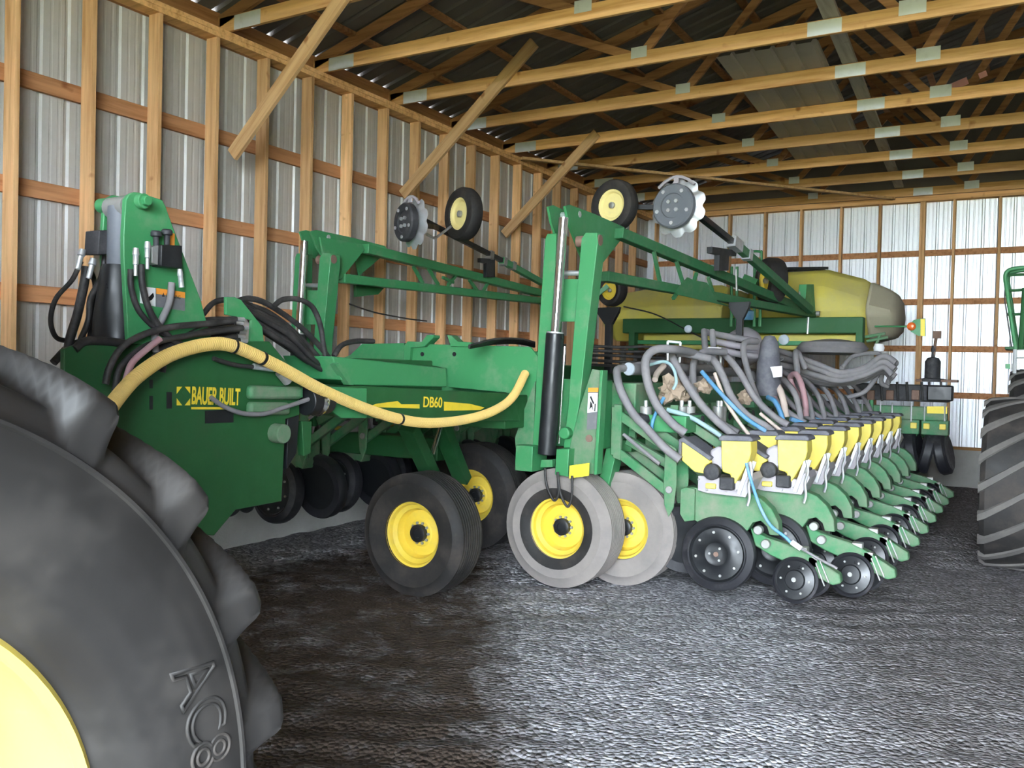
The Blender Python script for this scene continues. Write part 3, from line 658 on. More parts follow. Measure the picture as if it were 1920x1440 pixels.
def marker_disc(c, ax, R, parent, hubc='hubgrey'):
    R *= 1.04
    """scalloped disc blade, dished, with a dark bolted hub in front"""
    ax = V(ax).normalized(); nS = 10
    def sc(a, j, r, h): return (r*(1-.13*(.5+.5*math.cos(nS*a))**2) if r > R*.7 else r, h)
    t = MB().lathe([(.01, .0), (R*.55, 0), (R, -.045), (R, -.052), (R*.55, -.008), (.01, -.008)], c, ax, 160, f=sc).build('marker_disc', 'steel', parent, smooth=50)
    hb = MB().lathe([(R*.74, .02), (R*.74, .075), (R*.69, .09), (R*.42, .09), (R*.40, .075), (.0, .075)], c, ax, 40).use(1).ring(V(c)+ax*.088, ax, R*.57, 5, R*.07, .012, .3).ring(V(c)+ax*.075, ax, R*.2, 4, R*.07, .02, .8).build('depth_band', [hubc, 'steel'], t)
    # scraper plate over the rim
    x = ax.cross(Zv).normalized(); y = x.cross(ax)
    y = Zv
    sp = [V(c)+ax*.01+y*(R*1.0)+x*(k*R*.22)-y*(abs(k)**2*R*.035) for k in (-3, -2, -1, 0, 1, 2, 3)]
    MB().tube(sp, .016, 6).beam(sp[3]+y*.01, sp[3]-y*R*.22, .05, .02, ax).build('scraper', 'clear', t)
    return t
def beamx(x, a, b, w, h, mb=None, db=0): return (mb or MB()).beam(PX(*a, x), PX(*b, x+db), w, h)
# right marker arm
XA = -3.36
def AX(x): return XA+.72*max(0, (x-1160)/364)
def PA(x, y, o=0): return PX(x, y, AX(x)+o)
def beama(a, b, w, h, o=0): return MB().beam(PA(*a, o), PA(*b, o), w, h)
def platea(pts, t, o=0): return MB().plate([PA(x, y, o) for x, y in pts], (t, 0, 0))
arm = beama((1160, 437), (1522, 588), .10, .10).build('marker_arm', 'greena', PL, bev=.008)
beama((1133, 518), (1524, 590), .10, .09).build('lower_beam', 'greena', arm, bev=.008)
for a, b in (((1226, 472), (1238, 533)), ((1268, 490), (1282, 535)), ((1280, 535), (1262, 560)), ((1306, 512), (1296, 545)), ((1328, 520), (1340, 560)), ((1300, 545), (1322, 560))):
    beama(a, b, .03, .03).build('lattice_bar', 'greena', arm)
platea([(1268, 545), (1290, 520), (1300, 525), (1326, 530), (1345, 565), (1370, 575), (1270, 552)], -.012, .045).build('lattice_plate', 'greena', arm)
tip = PA(1524, 588)
platea([(1509, 580), (1513, 533), (1526, 533), (1529, 585)], -.10, .05).build('arm_stop', 'green', arm, bev=.004)
MB().cyl(tip-Xv*.05, tip+Xv*.09, .035, 14).build('tip_pin', 'bolt', arm)
MB().cyl(PA(1516, 592), PA(1514, 626), .016, 10).build('tip_rod', 'steel', arm)
XB = XA+.12
f1 = PA(1375, 455, .12); f2 = PA(1520, 582, .12); f0 = PA(1318, 410, .12)
fo = MB().beam(f1, f2, .075, .09).build('fold_arm', 'greena', arm, bev=.006)
MB().beam(f0+(f0-f1)*.35, f1, .06, .06).build('fold_extension', 'black', arm, bev=.004)
MB().beam(f1-(f2-f1)*.02, f1+(f2-f1)*.06, .10, .115).beam(f1+(f2-f1)*.14, f1+(f2-f1)*.17, .10, .115).build('fold_clamp', 'steel', arm)
platea([(1325, 463), (1372, 470), (1370, 481), (1357, 480), (1356, 508), (1338, 508), (1339, 478), (1325, 475)], .06, .06).build('arm_rest', 'black', arm, bev=.003)
for x in (1381, 1500): 
    p, q = PA(x-1, 505+(x-1381)*.35, .06), PA(x, 545+(x-1381)*.25, .06); MB().cyl(p, q, .01, 8).build('u_bolt', 'bolt', arm)
hose('arm_line', [PX(1330, 640, -3.5)]+[PX(x, y, XA-.3) for x, y in ((1290, 620), (1230, 590), (1170, 575))], .008, 'hosek')
dc = f0+(f0-f1)*.45
mk = V((-.12, -1, .0)).normalized()
dscale = 1
dp = PA(1268, 388, .07); 
marker_disc(dp, mk, (54*( (dp-CAM).dot(FW))/F), arm)
tp = PX(1152, 386, XA-.35); R = 49*((tp-CAM).dot(FW))/F
small_tyre(tp, V((-.2, -1, 0)), R, .15, arm)
MB().beam(dp+Yv*.06, tp+Yv*.05, .045, .045).beam(dp+Yv*.06, f0, .05, .05).build('axle_bar', 'black', arm)
# left marker arm
XL = -5.98
al = beamx(XL, (684, 466), (1010, 549), .10, .10).build('marker_arm', 'green', PL, bev=.008)
beamx(XL, (640, 522), (1020, 565), .10, .09).build('lower_beam', 'green', al, bev=.008)
plateX(XL+.03, [(600, 444), (680, 458), (683, 470), (640, 523), (615, 523)], -.025).build('crank_plate', 'green', al, bev=.003)
for a, b in (((775, 500), (793, 531)), ((801, 500), (822, 534)), ((855, 516), (840, 535)), ((830, 520), (850, 530)), ((880, 525), (895, 545)), ((915, 530), (905, 548))):
    beamx(XL, a, b, .03, .03).build('lattice_bar', 'green', al)
a0, a1, a2 = PX(850, 442, XL+.1), PX(940, 488, XL+.1), PX(1016, 530, XL+.1)
MB().beam(a1, a2, .07, .08).build('fold_arm', 'green', al, bev=.006)
MB().beam(a0+(a0-a1)*.55, a1, .055, .055).build('fold_extension', 'black', al, bev=.004)
for x, y in ((918, 478), (943, 490), (960, 498)): MB().beam(PX(x-2, y-1, XL+.1), PX(x+3, y+2, XL+.1), .09, .10).build('fold_clamp', 'bolt', al)
plateX(XL+.06, [(895, 484), (922, 486), (922, 520), (906, 520), (906, 494), (895, 492)], .05).build('arm_rest', 'black', al, bev=.003)
hose('arm_line', [PX(x, y, XL+.05) for x, y in ((655, 570), (700, 585), (760, 597), (800, 602))], .008, 'hosek')
dl = PX(770, 418, XL+.75); 
marker_disc(dl, V((-.45, -1, 0)), 47*((dl-CAM).dot(FW))/F, al, 'blackp')
tl_ = PX(869, 402, XL+.60); small_tyre(tl_, V((-.42, -1, 0)), 50*((tl_-CAM).dot(FW))/F, .17, al)
MB().beam(dl+Yv*.06, a0+(a0-a1)*.3, .05, .05).beam(tl_+Yv*.05, a0, .05, .05).build('axle_bar', 'black', al)
hose('scraper_bar', [PX(x, y, XL+.65) for x, y in ((800, 440), (815, 446), (825, 440), (845, 425))], .014, 'steel', al)
# black rests that hold the folded arms
for x, y0, y1, yy, tw in ((1140, 590, 700, 9.2, 21), (1386, 580, 690, 9.6, 20)):
    r_ = MB()
    plateY(yy, [(x-6, y0+15), (x+6, y0+15), (x+4, y1), (x-8, y1)], .06, r_)
    plateY(yy, [(x-tw, y0-13), (x+tw, y0-15), (x+tw-2, y0-5), (x+7, y0+18), (x-7, y0+18), (x-tw, y0-3)], .06, r_)
    r_.build('arm_rest_post', 'black', PL, bev=.004)
# ---------------------------------------------------------------- right wing bar and row units
MB().box(-3.12, -2.86, 6.86, 13.6, 1.42, 1.70).build('wing_toolbar', 'greend', PL, bev=.012)
MB().box(-3.02, -2.90, 6.9, 13.4, 1.12, 1.22).build('wing_toolbar', 'greenk', PL, bev=.008)
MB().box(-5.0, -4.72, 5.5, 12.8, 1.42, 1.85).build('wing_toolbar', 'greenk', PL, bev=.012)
def xz(pts, y0, y1, mb=None): return (mb or MB()).plate([(x, y0, z) for x, z in pts], (0, y1-y0, 0))
def row_unit(X0, Y0):
    u = MB()
    # mount bracket and parallel arms
    xz([(0, 1.52), (.07, 1.52), (.07, 1.06), (0, 1.08)], .02, .06, u); xz([(0, 1.52), (.07, 1.52), (.07, 1.06), (0, 1.08)], .32, .36, u)
    xz([(-.02, 1.5), (.01, 1.5), (.01, 1.1), (-.02, 1.1)], .02, .36, u)
    for y in (.03, .31):
        u.beam((.05, y+.02, 1.43), (.51, y+.02, 1.16), .04, .075).beam((.03, y+.02, 1.13), (.51, y+.02, .82), .04, .075)
        xz([(.455, 1.19), (.50, 1.22), (.55, 1.19), (.56, .90), (.54, .72), (.50, .64), (.46, .74), (.45, .9)], y-.015, y+.0, u)
    u.beam((.06, .19, 1.22), (.48, .19, 1.02), .07, .07)
    # frame casting with its rounded horn
    horn = [(.55, .70), (.56, .85), (.62, .88), (1.02, .87), (1.12, .87), (1.20, .84), (1.28, .77), (1.335, .67), (1.345, .57), (1.27, .57), (1.25, .63), (1.20, .67), (1.14, .65), (1.10, .58), (.95, .56), (.70, .60)]
    xz(horn, .14, .26, u)
    xz([(.56, .86), (.60, .88), (.68, .87), (.68, .62), (.60, .60), (.56, .66)], .11, .29, u)
    u.use(1)
    for x, z in ((1.19, .60), (1.25, .50)): u.cyl((x, .10, z), (x, .16, z), .035, 16)
    u.cyl((.505, .0, 1.16), (.505, .03, 1.16), .026, 14).cyl((.50, .0, .86), (.50, .03, .86), .03, 14)
    r = u.build('row_unit', ['greend', 'bolt'], PL, bev=.006); r.location = (X0, Y0, 0); attach(r, PL)
    ar = MB(); xz([(1.12, .60), (1.24, .545), (1.45, .50), (1.60, .44), (1.79, .33), (1.80, .27), (1.74, .245), (1.50, .34), (1.28, .41), (1.16, .47)], .15, .25, ar)
    ar.build('closing_arm', 'greend', r, bev=.01)
    def gauge(cx, cz, cy, ax, R):
        ax = V(ax).normalized(); c = V((cx, cy, cz))
        g = MB().lathe([(R*.74, .03), (R*.80, .045), (R*.97, .02), (R, -.0), (R, -.06), (R*.96, -.085), (R*.7, -.07)], c, ax, 48).build('gauge_wheel', 'disc', r)
        MB().lathe([(R*.78, .034), (R*.74, .040), (R*.69, .022), (R*.40, .032), (R*.31, .055), (R*.28, .050), (R*.14, .050), (.0, .052), (0, -.05), (R*.75, -.06)], c, ax, 48).use(1).ring(c+ax*.024, ax, R*.58, 8, .011, .014, .2).ring(c+ax*.05, ax, R*.18, 3, .010, .012).build('wheel_plate', ['black', 'bolt'], g)
        MB().cyl(c+ax*.05, c+ax*.066, .02, 8).build('wheel_hub', 'rust', g)
        return g
    gauge(.89, .385, .085, (0.05, -1, .1), .29)
    gauge(.53, .44, .31, (-.05, 1, .1), .285)
    def closing(cx, cz, cy, ax, R):
        ax = V(ax).normalized(); c = V((cx, cy, cz))
        g = MB().lathe([(R*.86, .008), (R*.9, .018), (R, .006), (R*1.0, -.012), (R*.86, -.02)], c, ax, 40).build('closing_wheel', 'disc', r)
        MB().lathe([(R*.88, .006), (R*.82, -.002), (R*.45, .010), (R*.40, .022), (R*.18, .026), (0, .026), (0, -.02), (R*.86, -.016)], c, ax, 40).use(1).ring(c+ax*.004, ax, R*.62, 6, .009, .012).cyl(c+ax*.02, c+ax*.04, .018, 8).build('wheel_plate', ['black', 'bolt'], g)
    closing(1.485, .262, .09, (-.1, -1, .22), .172)
    closing(1.53, .262, .30, (-.1, 1, .22), .172)
    sp = MB().box(1.47, 1.55, .16, .24, .44, .50).box(1.56, 1.63, .15, .21, .36, .44)
    sp.build('closing_linkage', 'bolt', r, bev=.006)
    MB().cyl((1.62, .14, .40), (1.69, .12, .24), .006, 8).build('spring_rod', 'bolt', r); MB().cyl((1.65, .14, .42), (1.72, .12, .27), .006, 8).build('spring_rod', 'bolt', r)
    # seed meter
    mt = MB(); xz([(.72, .87), (.72, .985), (.80, .99), (1.06, .97), (1.14, 1.04), (1.16, .99), (1.10, .85), (.80, .855)], .06, .32, mt)
    mt.use(1)
    for x, z in ((.73, .96), (.80, .88), (.95, .875), (1.03, .90), (.86, .90)): mt.cyl((x, .035, z), (x, .065, z), .007, 6)
    mt.build('meter_housing', ['clear', 'steel'], r, bev=.006)
    for y_ in (.05, .19):
        MB().beam((1.05, y_, .87), (1.128, y_, 1.12), .018, .03, (0, 0, 1)).build('hopper_stay', 'steel', r, bev=.002)
    MB().tube(spline([(1.135, .03, 1.13), (1.15, .03, 1.04), (1.13, .03, .95), (1.14, .03, .86), (1.125, .03, .79)]), .011, 6).build('latch_rod', 'steel', r)
    mo = MB().lathe([(.063, 0), (.063, .06), (.05, .07), (.03, .072), (0, .072)], (.845, .06, 1.03), (0, -1, 0), 20).build('meter_motor', 'blackp', r)
    MB().box(.91, 1.02, -.005, .08, .90, 1.0).build('meter_gearbox', 'blackp', r, bev=.012)
    MB().box(.79, .87, .03, .07, .895, .935).build('meter_cover', 'hopper', r, bev=.008)
    sl = MB(); xz([(.588, 1.245), (.60, 1.25), (.80, 1.125), (.825, 1.10), (.785, 1.075), (.775, 1.01), (.70, 1.015), (.588, 1.10)], .04, .30, sl)
    sl.build('small_hopper', 'hopper', r, bev=.01)
    lid = MB(); xz([(.565, 1.265), (.60, 1.285), (.84, 1.14), (.82, 1.115), (.60, 1.245), (.58, 1.24)], .02, .32, lid); xz([(.565, 1.10), (.565, 1.27), (.588, 1.26), (.588, 1.09)], .02, .32, lid)
    lid.build('small_lid', 'greylid', r, bev=.008)
    cl = MB(); xz([(.81, 1.12), (.80, 1.19), (.86, 1.225), (.915, 1.22), (.93, 1.06), (.87, 1.04), (.83, 1.06)], .08, .30, cl); cl.build('seed_window', 'clear', r, bev=.02)
    hp_ = MB(); xz([(.905, 1.28), (1.135, 1.285), (1.14, 1.20), (1.125, 1.14), (1.03, .965), (1.01, .935), (.992, .94), (.985, 1.02), (.92, 1.035), (.912, 1.10)], .035, .22, hp_)
    hp_.build('hopper', 'hopper', r, bev=.014)
    ld = MB(); xz([(.89, 1.275), (1.155, 1.285), (1.155, 1.305), (1.13, 1.325), (.92, 1.32), (.89, 1.30)], .015, .25, ld); ld.build('hopper_lid', 'greylid', r, bev=.008)
    # down pressure bag on the arms
    MB().lathe([(.05, 0), (.075, .02), (.055, .06), (.075, .10), (.06, .14), (.03, .15)], (.16, .19, 1.30), (.15, 0, 1), 18).build('air_spring', 'blackp', r)
    MB().cyl((.10, .0, 1.28), (.42, .0, 1.06), .016, 8).build('arm_hose', 'hose', r)
    return r
kids = {}
def copy_unit(src, X0, Y0, mirror=False, z=0):
    c = src.copy(); COL.objects.link(c); c.location = (X0, Y0, z)
    if mirror: c.scale = (-1, 1, 1)
    for ch in src.children:
        d = ch.copy(); COL.objects.link(d); d.parent = c
        for g in ch.children:
            e = g.copy(); COL.objects.link(e); e.parent = d
    return c
u1 = row_unit(-3.0, 6.72)
def flatten(r):      # keep to thing > part > sub-part: the pieces of each wheel hang on the unit itself
    for ch in list(r.children):
        for g in list(ch.children): g.parent = r
flatten(u1)
PITCH = .785
front = [(-3.0, 6.72+PITCH*k) for k in range(9)]
rear = [(-2.68, 7.17+PITCH*k) for k in range(8)]
for x, y in front[1:]: copy_unit(u1, x, y)
for x, y in rear: copy_unit(u1, x, y)
for k in range(6): copy_unit(u1, -4.92, 5.65+PITCH*k, True, .27)
for k in range(8):   # brackets of the rear rank
    x, y = rear[k]; MB().box(-2.9, x, y+.02, y+.36, 1.12, 1.5).build('rank_bracket', 'greend', PL, bev=.01)
# tubes on the first unit
hose('seed_tube', [PY(x, y, 6.70) for x, y in ((1399, 868), (1408, 900), (1425, 950), (1445, 985), (1470, 1005), (1484, 1018))], .012, 'blue')
MB().cyl(PY(1484, 1016, 6.70), PY(1502, 1029, 6.70), .02, 10).build('tube_joint', 'white', PL)
hose('seed_tube', [PY(x, y, 6.70) for x, y in ((1502, 1028), (1530, 1045), (1555, 1058), (1570, 1066))], .010, 'hose')
# ---------------------------------------------------------------- air hoses over the row units
rr = random.Random(11)
def hosey(pts, r, mat='hose', name='air_hose'): return hose(name, [PY(x, y, Y) for x, y, Y in pts], r, mat)
MB().cyl(PY(1180, 692, 6.9), PY(1180, 692, 6.9)+V((.0, 6.2, .0)), .05, 20).build('vacuum_pipe', 'hose', PL)
c = PY(1180, 692, 6.9); MB().lathe([(.054, -.004), (.056, -.012), (.05, -.02), (0, -.022)], c, Yv, 24).build('pipe_cap', 'cap', PL)
for (x, y, Y, r_) in ((1291, 617, 9.2, .042), (1470, 637, 9.6, .055), (1230, 700, 7.6, .03)):
    c = PY(x, y, Y); MB().lathe([(r_, 0), (r_*.98, -.02), (r_*.6, -.035), (0, -.04)], c, Yv, 24).build('pipe_cap', 'cap', PL)
H = [
 ([(1185, 690, 7.0), (1160, 692, 6.8), (1157, 705, 6.7), (1165, 735, 6.65), (1187, 775, 6.65), (1210, 800, 6.66), (1245, 838, 6.66), (1275, 862, 6.68)], .034, 'hose'),
 ([(1340, 680, 7.8), (1300, 662, 7.5), (1262, 655, 7.1), (1228, 656, 6.95), (1211, 675, 6.85), (1214, 715, 6.8), (1232, 760, 6.8), (1262, 795, 6.82), (1285, 812, 6.85)], .036, 'hose'),
 ([(1330, 672, 7.6), (1275, 662, 7.4), (1262, 672, 7.3), (1285, 715, 7.2), (1312, 755, 7.2), (1345, 790, 7.2), (1378, 818, 7.25)], .034, 'hose'),
 ([(1360, 660, 8.2), (1320, 660, 7.9), (1303, 675, 7.8), (1299, 705, 7.7), (1306, 745, 7.6), (1330, 778, 7.6), (1362, 800, 7.6), (1385, 812, 7.6)], .032, 'hose'),
 ([(1310, 668, 7.9), (1338, 676, 7.7), (1355, 705, 7.65), (1372, 745, 7.6), (1400, 778, 7.6), (1432, 797, 7.65), (1447, 808, 7.7)], .034, 'hose'),
 ([(1340, 655, 8.6), (1362, 668, 8.3), (1388, 700, 8.2), (1415, 745, 8.2), (1450, 780, 8.3), (1478, 797, 8.3)], .032, 'hose'),
 ([(1420, 640, 9.2), (1398, 642, 9.0), (1394, 660, 8.9), (1402, 695, 8.8), (1415, 735, 8.8), (1432, 770, 8.8)], .032, 'hose'),
 ([(1320, 620, 8.8), (1322, 650, 8.6), (1328, 690, 8.4)], .032, 'hose'), ([(1335, 620, 8.8), (1338, 650, 8.7), (1342, 690, 8.5)], .032, 'hose'),
 ([(1320, 622, 9.2), (1360, 630, 9.4), (1420, 640, 9.6)], .035, 'hose'), ([(1340, 640, 9.2), (1380, 648, 9.4), (1420, 652, 9.6)], .035, 'clear'), ([(1345, 655, 9.2), (1385, 664, 9.4), (1418, 668, 9.6)], .035, 'clear'),
 ([(1180, 690, 7.4), (1230, 682, 7.6), (1290, 690, 8.0), (1350, 690, 8.6)], .04, 'hose'),
 ([(1215, 685, 7.1), (1245, 678, 7.1), (1262, 690, 7.1), (1268, 715, 7.1), (1262, 730, 7.1)], .014, 'teal'),
 ([(1245, 745, 7.0), (1232, 770, 6.95), (1224, 790, 6.9), (1222, 805, 6.9)], .015, 'blue'),
 ([(1250, 768, 7.0), (1290, 780, 7.05), (1325, 800, 7.1), (1352, 818, 7.1)], .020, 'teal'),
 ([(1316, 697, 7.5), (1340, 725, 7.4), (1368, 755, 7.35), (1400, 785, 7.4), (1435, 808, 7.5)], .019, 'blue'),
 ([(1340, 700, 7.5), (1360, 750, 7.4), (1385, 790, 7.4), (1404, 815, 7.4)], .016, 'cream'),
 ([(1245, 685, 7.3), (1232, 700, 7.2), (1228, 712, 7.1)], .026, 'cream'),
 ([(1425, 775, 7.9), (1455, 800, 7.9), (1470, 812, 7.9)], .016, 'cream'),
 ([(1446, 708, 9.4), (1458, 722, 9.3), (1468, 748, 9.2), (1474, 782, 9.2)], .034, 'cream'), ([(1443, 712, 9.5), (1448, 735, 9.4), (1460, 760, 9.4)], .03, 'pink'),
 ([(1500, 745, 10.0), (1486, 725, 9.9), (1482, 707, 9.9), (1493, 702, 9.8), (1503, 722, 9.7), (1510, 755, 9.7), (1511, 780, 9.7)], .032, 'pink'),
 ([(1510, 690, 10.4), (1495, 660, 10.3), (1492, 668, 10.2), (1496, 700, 10.2)], .034, 'hose'),
 ([(1440, 745, 9.2), (1452, 752, 9.1), (1462, 770, 9.1), (1468, 788, 9.1)], .026, 'blue'),
 ([(1482, 785, 9.3), (1510, 795, 9.4), (1530, 800, 9.5)], .024, 'blue'), ([(1520, 782, 10.2), (1545, 792, 10.3)], .024, 'blue'),
]
for k in range(7):      # runs down to the far units
    x = 1470+k*22; Y = 9.4+.62*k
    H.append(([(x-30, 690+k*3, Y+.4), (x, 712+k*2, Y+.2), (x+20, 738+k*2, Y), (x+30, 775-k, Y), (x+31, 790-k*2, Y)], .03, 'hose'))
    H.append(([(x-60, 700+k*3, Y+.2), (x-30, 735, Y), (x+5, 770, Y), (x+40, 793-k, Y)], .03, 'hose'))
for k in range(12):     # sagging grey bundle towards the far end
    o = k*3.2; j = rr.random()*6-3; Y = 10.9+.1*(k % 4)
    H.append(([(1425+rr.random()*40, 655+o, Y-.6), (1480, 664+o+j, Y-.3), (1535, 684+o*.9+j, Y), (1575, 698+o*.6, Y+.1), (1620, 690+o*.6+j, Y+.2), (1655, 668+o*.8, Y+.3), (1672+rr.random()*8, 680+o*.9, Y+.3)], .036, 'hose'))
H += [([(1578, 690, 11), (1600, 668, 11.2), (1640, 662, 11.4), (1655, 668, 11.4)], .026, 'hose'), ([(1590, 745, 11.6), (1620, 735, 11.6), (1640, 712, 11.6), (1652, 690, 11.6)], .028, 'hose'), ([(1660, 680, 11.6), (1652, 715, 11.7), (1664, 725, 11.8)], .03, 'hose'), ([(1668, 670, 11.6), (1680, 680, 11.6), (1676, 688, 11.7), (1664, 720, 11.8)], .03, 'hose')]
for pts, r_, m_ in H: hosey(pts, r_, m_)
# black filter, brackets, mud, bolts on top of the bar
MB().lathe([(.0, 0), (.10, .0), (.13, .1), (.12, .3), (.09, .55), (.05, .62), (0, .63)], PY(1440, 742, 9.3), Zv, 24).build('air_filter', 'greylid', PL)
for x, y, Y in ((1252, 640, 8.2), (1328, 652, 8.4)):
    mb = MB(); a = PY(x, y+38, Y); b = PY(x, y, Y); c = PY(x+24, y+2, Y); d = PY(x+22, y+42, Y)
    mb.tube([a, b], .012, 6).tube([b, c], .012, 6).tube([c, d], .012, 6); mb.build('hoop_bracket', 'white', PL)
for x, y, Y, s in ((1262, 728, 7.35, .10), (1278, 742, 7.4, .06), (1246, 745, 7.4, .06), (1320, 725, 7.6, .065), (1400, 745, 8.3, .07)):
    c = PY(x, y, Y); bm = bmesh.new(); bmesh.ops.create_icosphere(bm, subdivisions=3, radius=s)
    for v_ in bm.verts: v_.co *= 1+.8*noise.noise(v_.co*22+c)
    me = bpy.data.meshes.new('mud'); bm.to_mesh(me); bm.free(); me.materials.append(M['dirt'])
    for v_ in me.vertices: v_.co += c
    o = bpy.data.objects.new('mud_clump', me); COL.objects.link(o); attach(o, PL)
for x, Y in ((1211, 7.0), (1278, 7.35), (1293, 7.4), (1347, 7.75), (1352, 7.8)):
    c = PY(x, 762, Y); MB().cyl(c-Zv*.14, c, .05, 16).build('pivot_bolt', 'bolt', PL, bev=.004); MB().cyl(c, c+Zv*.05, .018, 8).build('stud_bolt', 'steel', PL)
MB().box(-2.95, -2.45, 6.95, 12.6, 1.30, 1.44).build('hose_tray', 'green', PL, bev=.01)
for x, y, Y in ((1425, 690, 9.0),): plateY(Y, [(1444, 688), (1466, 686), (1466, 706), (1450, 708), (1447, 696)], .03).build('hose_clamp', 'steel', PL)
for k in range(5):
    y0 = 648+k*9; hosey([(1100, y0, 8.6+.1*k), (1160, y0+3-k%3, 8.8), (1215, y0+2+k, 9.0), (1260, y0+8-k, 9.2)], .016, 'hosek', 'hydraulic_hose')
for k in range(5): hose('hydraulic_hose', [PX(x, y, -3.95-.05*k) for x, y in ((880, 648+k), (930, 636+k*2), (975, 636+k*2), (1002, 642+k*2))], .011, 'hosek')
# ---------------------------------------------------------------- tanks and centre frame
def tank(stations, name='seed_tank'):
    """stations: (x, y0, y1, z0, z1, chamfer) -> octagonal sections lofted along x"""
    mb = MB(); vs = []; fs = []
    for x, y0, y1, z0, z1, c in stations:
        vs += [(x, y0, z0+c), (x, y0, z1-c), (x, y0+c, z1), (x, y1-c, z1), (x, y1, z1-c), (x, y1, z0+c), (x, y1-c, z0), (x, y0+c, z0)]
    n = len(stations)
    for i in range(n-1):
        for k in range(8): fs.append((i*8+k, i*8+(k+1) % 8, (i+1)*8+(k+1) % 8, (i+1)*8+k))
    fs += [tuple(range(7, -1, -1)), tuple((n-1)*8+k for k in range(8))]
    return mb.add(vs, fs)
T0, T1 = 12.55, 14.3
tk = tank([(-3.62, T0+.1, T1-.1, 2.34, 3.18, .26), (-3.5, T0, T1, 2.28, 3.26, .30), (-2.55, T0, T1, 2.26, 3.28, .32), (-2.0, T0+.05, T1-.05, 2.28, 3.12, .34)]).build('seed_tank', 'tank', PL, bev=.09)
tank([(-2.005, T0+.06, T1-.06, 2.29, 3.11, .34), (-1.72, T0+.22, T1-.22, 2.36, 2.98, .28), (-1.66, T0+.35, T1-.35, 2.45, 2.85, .18)]).build('tank_end', 'tankgrey', tk, bev=.05)
tk2 = tank([(-5.95, T0+.3, T1-.3, 2.4, 2.75, .15), (-5.7, T0, T1, 2.26, 3.0, .3), (-5.0, T0, T1, 2.26, 3.1, .32), (-4.05, T0, T1, 2.26, 3.1, .32), (-3.95, T0+.05, T1-.05, 2.3, 3.05, .3)]).build('seed_tank', 'tank', PL, bev=.08)
c = V((-2.95, 13.35, 3.28)); MB().lathe([(.33, -.02), (.33, .03), (.29, .045), (0, .05)], c, Zv, 32).build('tank_lid', 'blackp', tk)
MB().cyl((-3.3, 12.9, 3.32), (-2.55, 12.9, 3.30), .018, 8).build('lid_rail', 'black', tk)
# green carrying beam with yellow lower boxes
a, b = PY(1170, 598, 12.3), PY(1620, 600, 12.3); zb = PY(1400, 625, 12.3).z
bm_ = MB().box(a.x, b.x, 12.25, 12.42, zb, a.z).build('tank_beam', 'greenk', PL, bev=.012)
l = PY(1610, 662, 12.3).z; MB().box(b.x-.09, b.x, 12.25, 12.40, l, zb+.02).build('beam_leg', 'greenk', bm_, bev=.01); MB().box(a.x+.1, a.x+.2, 12.25, 12.4, l, zb+.02).build('beam_leg', 'greenk', bm_, bev=.01)
zc = PY(1400, 656, 12.45).z
MB().box(-5.1, -3.95, 12.45, 13.9, zc, zb-.01).build('lower_box', 'tank', PL, bev=.03)
MB().box(-3.45, b.x-.1, 12.45, 13.9, zc, zb-.01).build('lower_box', 'tank', PL, bev=.03)
MB().box(a.x+.2, b.x-.1, 12.36, 12.44, zb-.16, zb-.10).build('box_rail', 'green', PL, bev=.006)
hose('box_rail', [V((b.x-.12, 12.36, zb-.2)), V((b.x-.4, 12.36, zb-.2)), V((b.x-.46, 12.36, zc+.1)), V((b.x-.7, 12.36, zc+.02))], .018, 'green')
# fan housing, blue bottle
c = PY(1395, 650, 11.3); MB().lathe([(.05, -.16), (.20, -.15), (.25, -.05), (.25, .05), (.2, .15), (.05, .16)], c, (1, 1, .1), 36).build('fan_housing', 'clear', PL)
c = PY(1560, 662, 11.4); MB().lathe([(.0, -.02), (.25, -.02), (.38, 0), (.42, .06), (.36, .13), (.1, .17), (0, .17)], c, Zv, 36).build('fan_housing', 'hose', PL)
c = PY(1400, 600, 11.5); MB().lathe([(.0, 0), (.09, 0), (.10, .04), (.10, .11), (.04, .14), (.03, .19), (0, .19)], c, Zv, 20).build('water_bottle', 'blue', PL)
# lift wheels seen through the marker arms
c = PY(1148, 545, 9.6); t = small_tyre(c, V((-.25, -1, 0)), .185, .16, PL, 'yellow')
a, b = PY(1115, 556, 9.45), PY(1140, 536, 9.5); MB().beam(a, b, .05, .05).build('wheel_arm', 'green', PL)
c = PY(1446, 527, 11.2); t = small_tyre(c, V((-1.3, -1, 0)), .29, .24, PL, 'yellow')
a, b = PY(1395, 520, 11.0), PY(1420, 530, 11.0); MB().beam(a, b, .08, .08).build('wheel_arm', 'green', PL)
# ladder rail
hose('hand_rail', [PY(x, y, 11.6) for x, y in ((1400, 478), (1408, 472), (1425, 472), (1428, 480), (1427, 560))], .016, 'green')
for x in (1372, 1382, 1415, 1426): MB().cyl(PY(x, 500, 11.5), PY(x-1, 612, 11.5), .02, 8).build('ladder_post', 'green', PL)
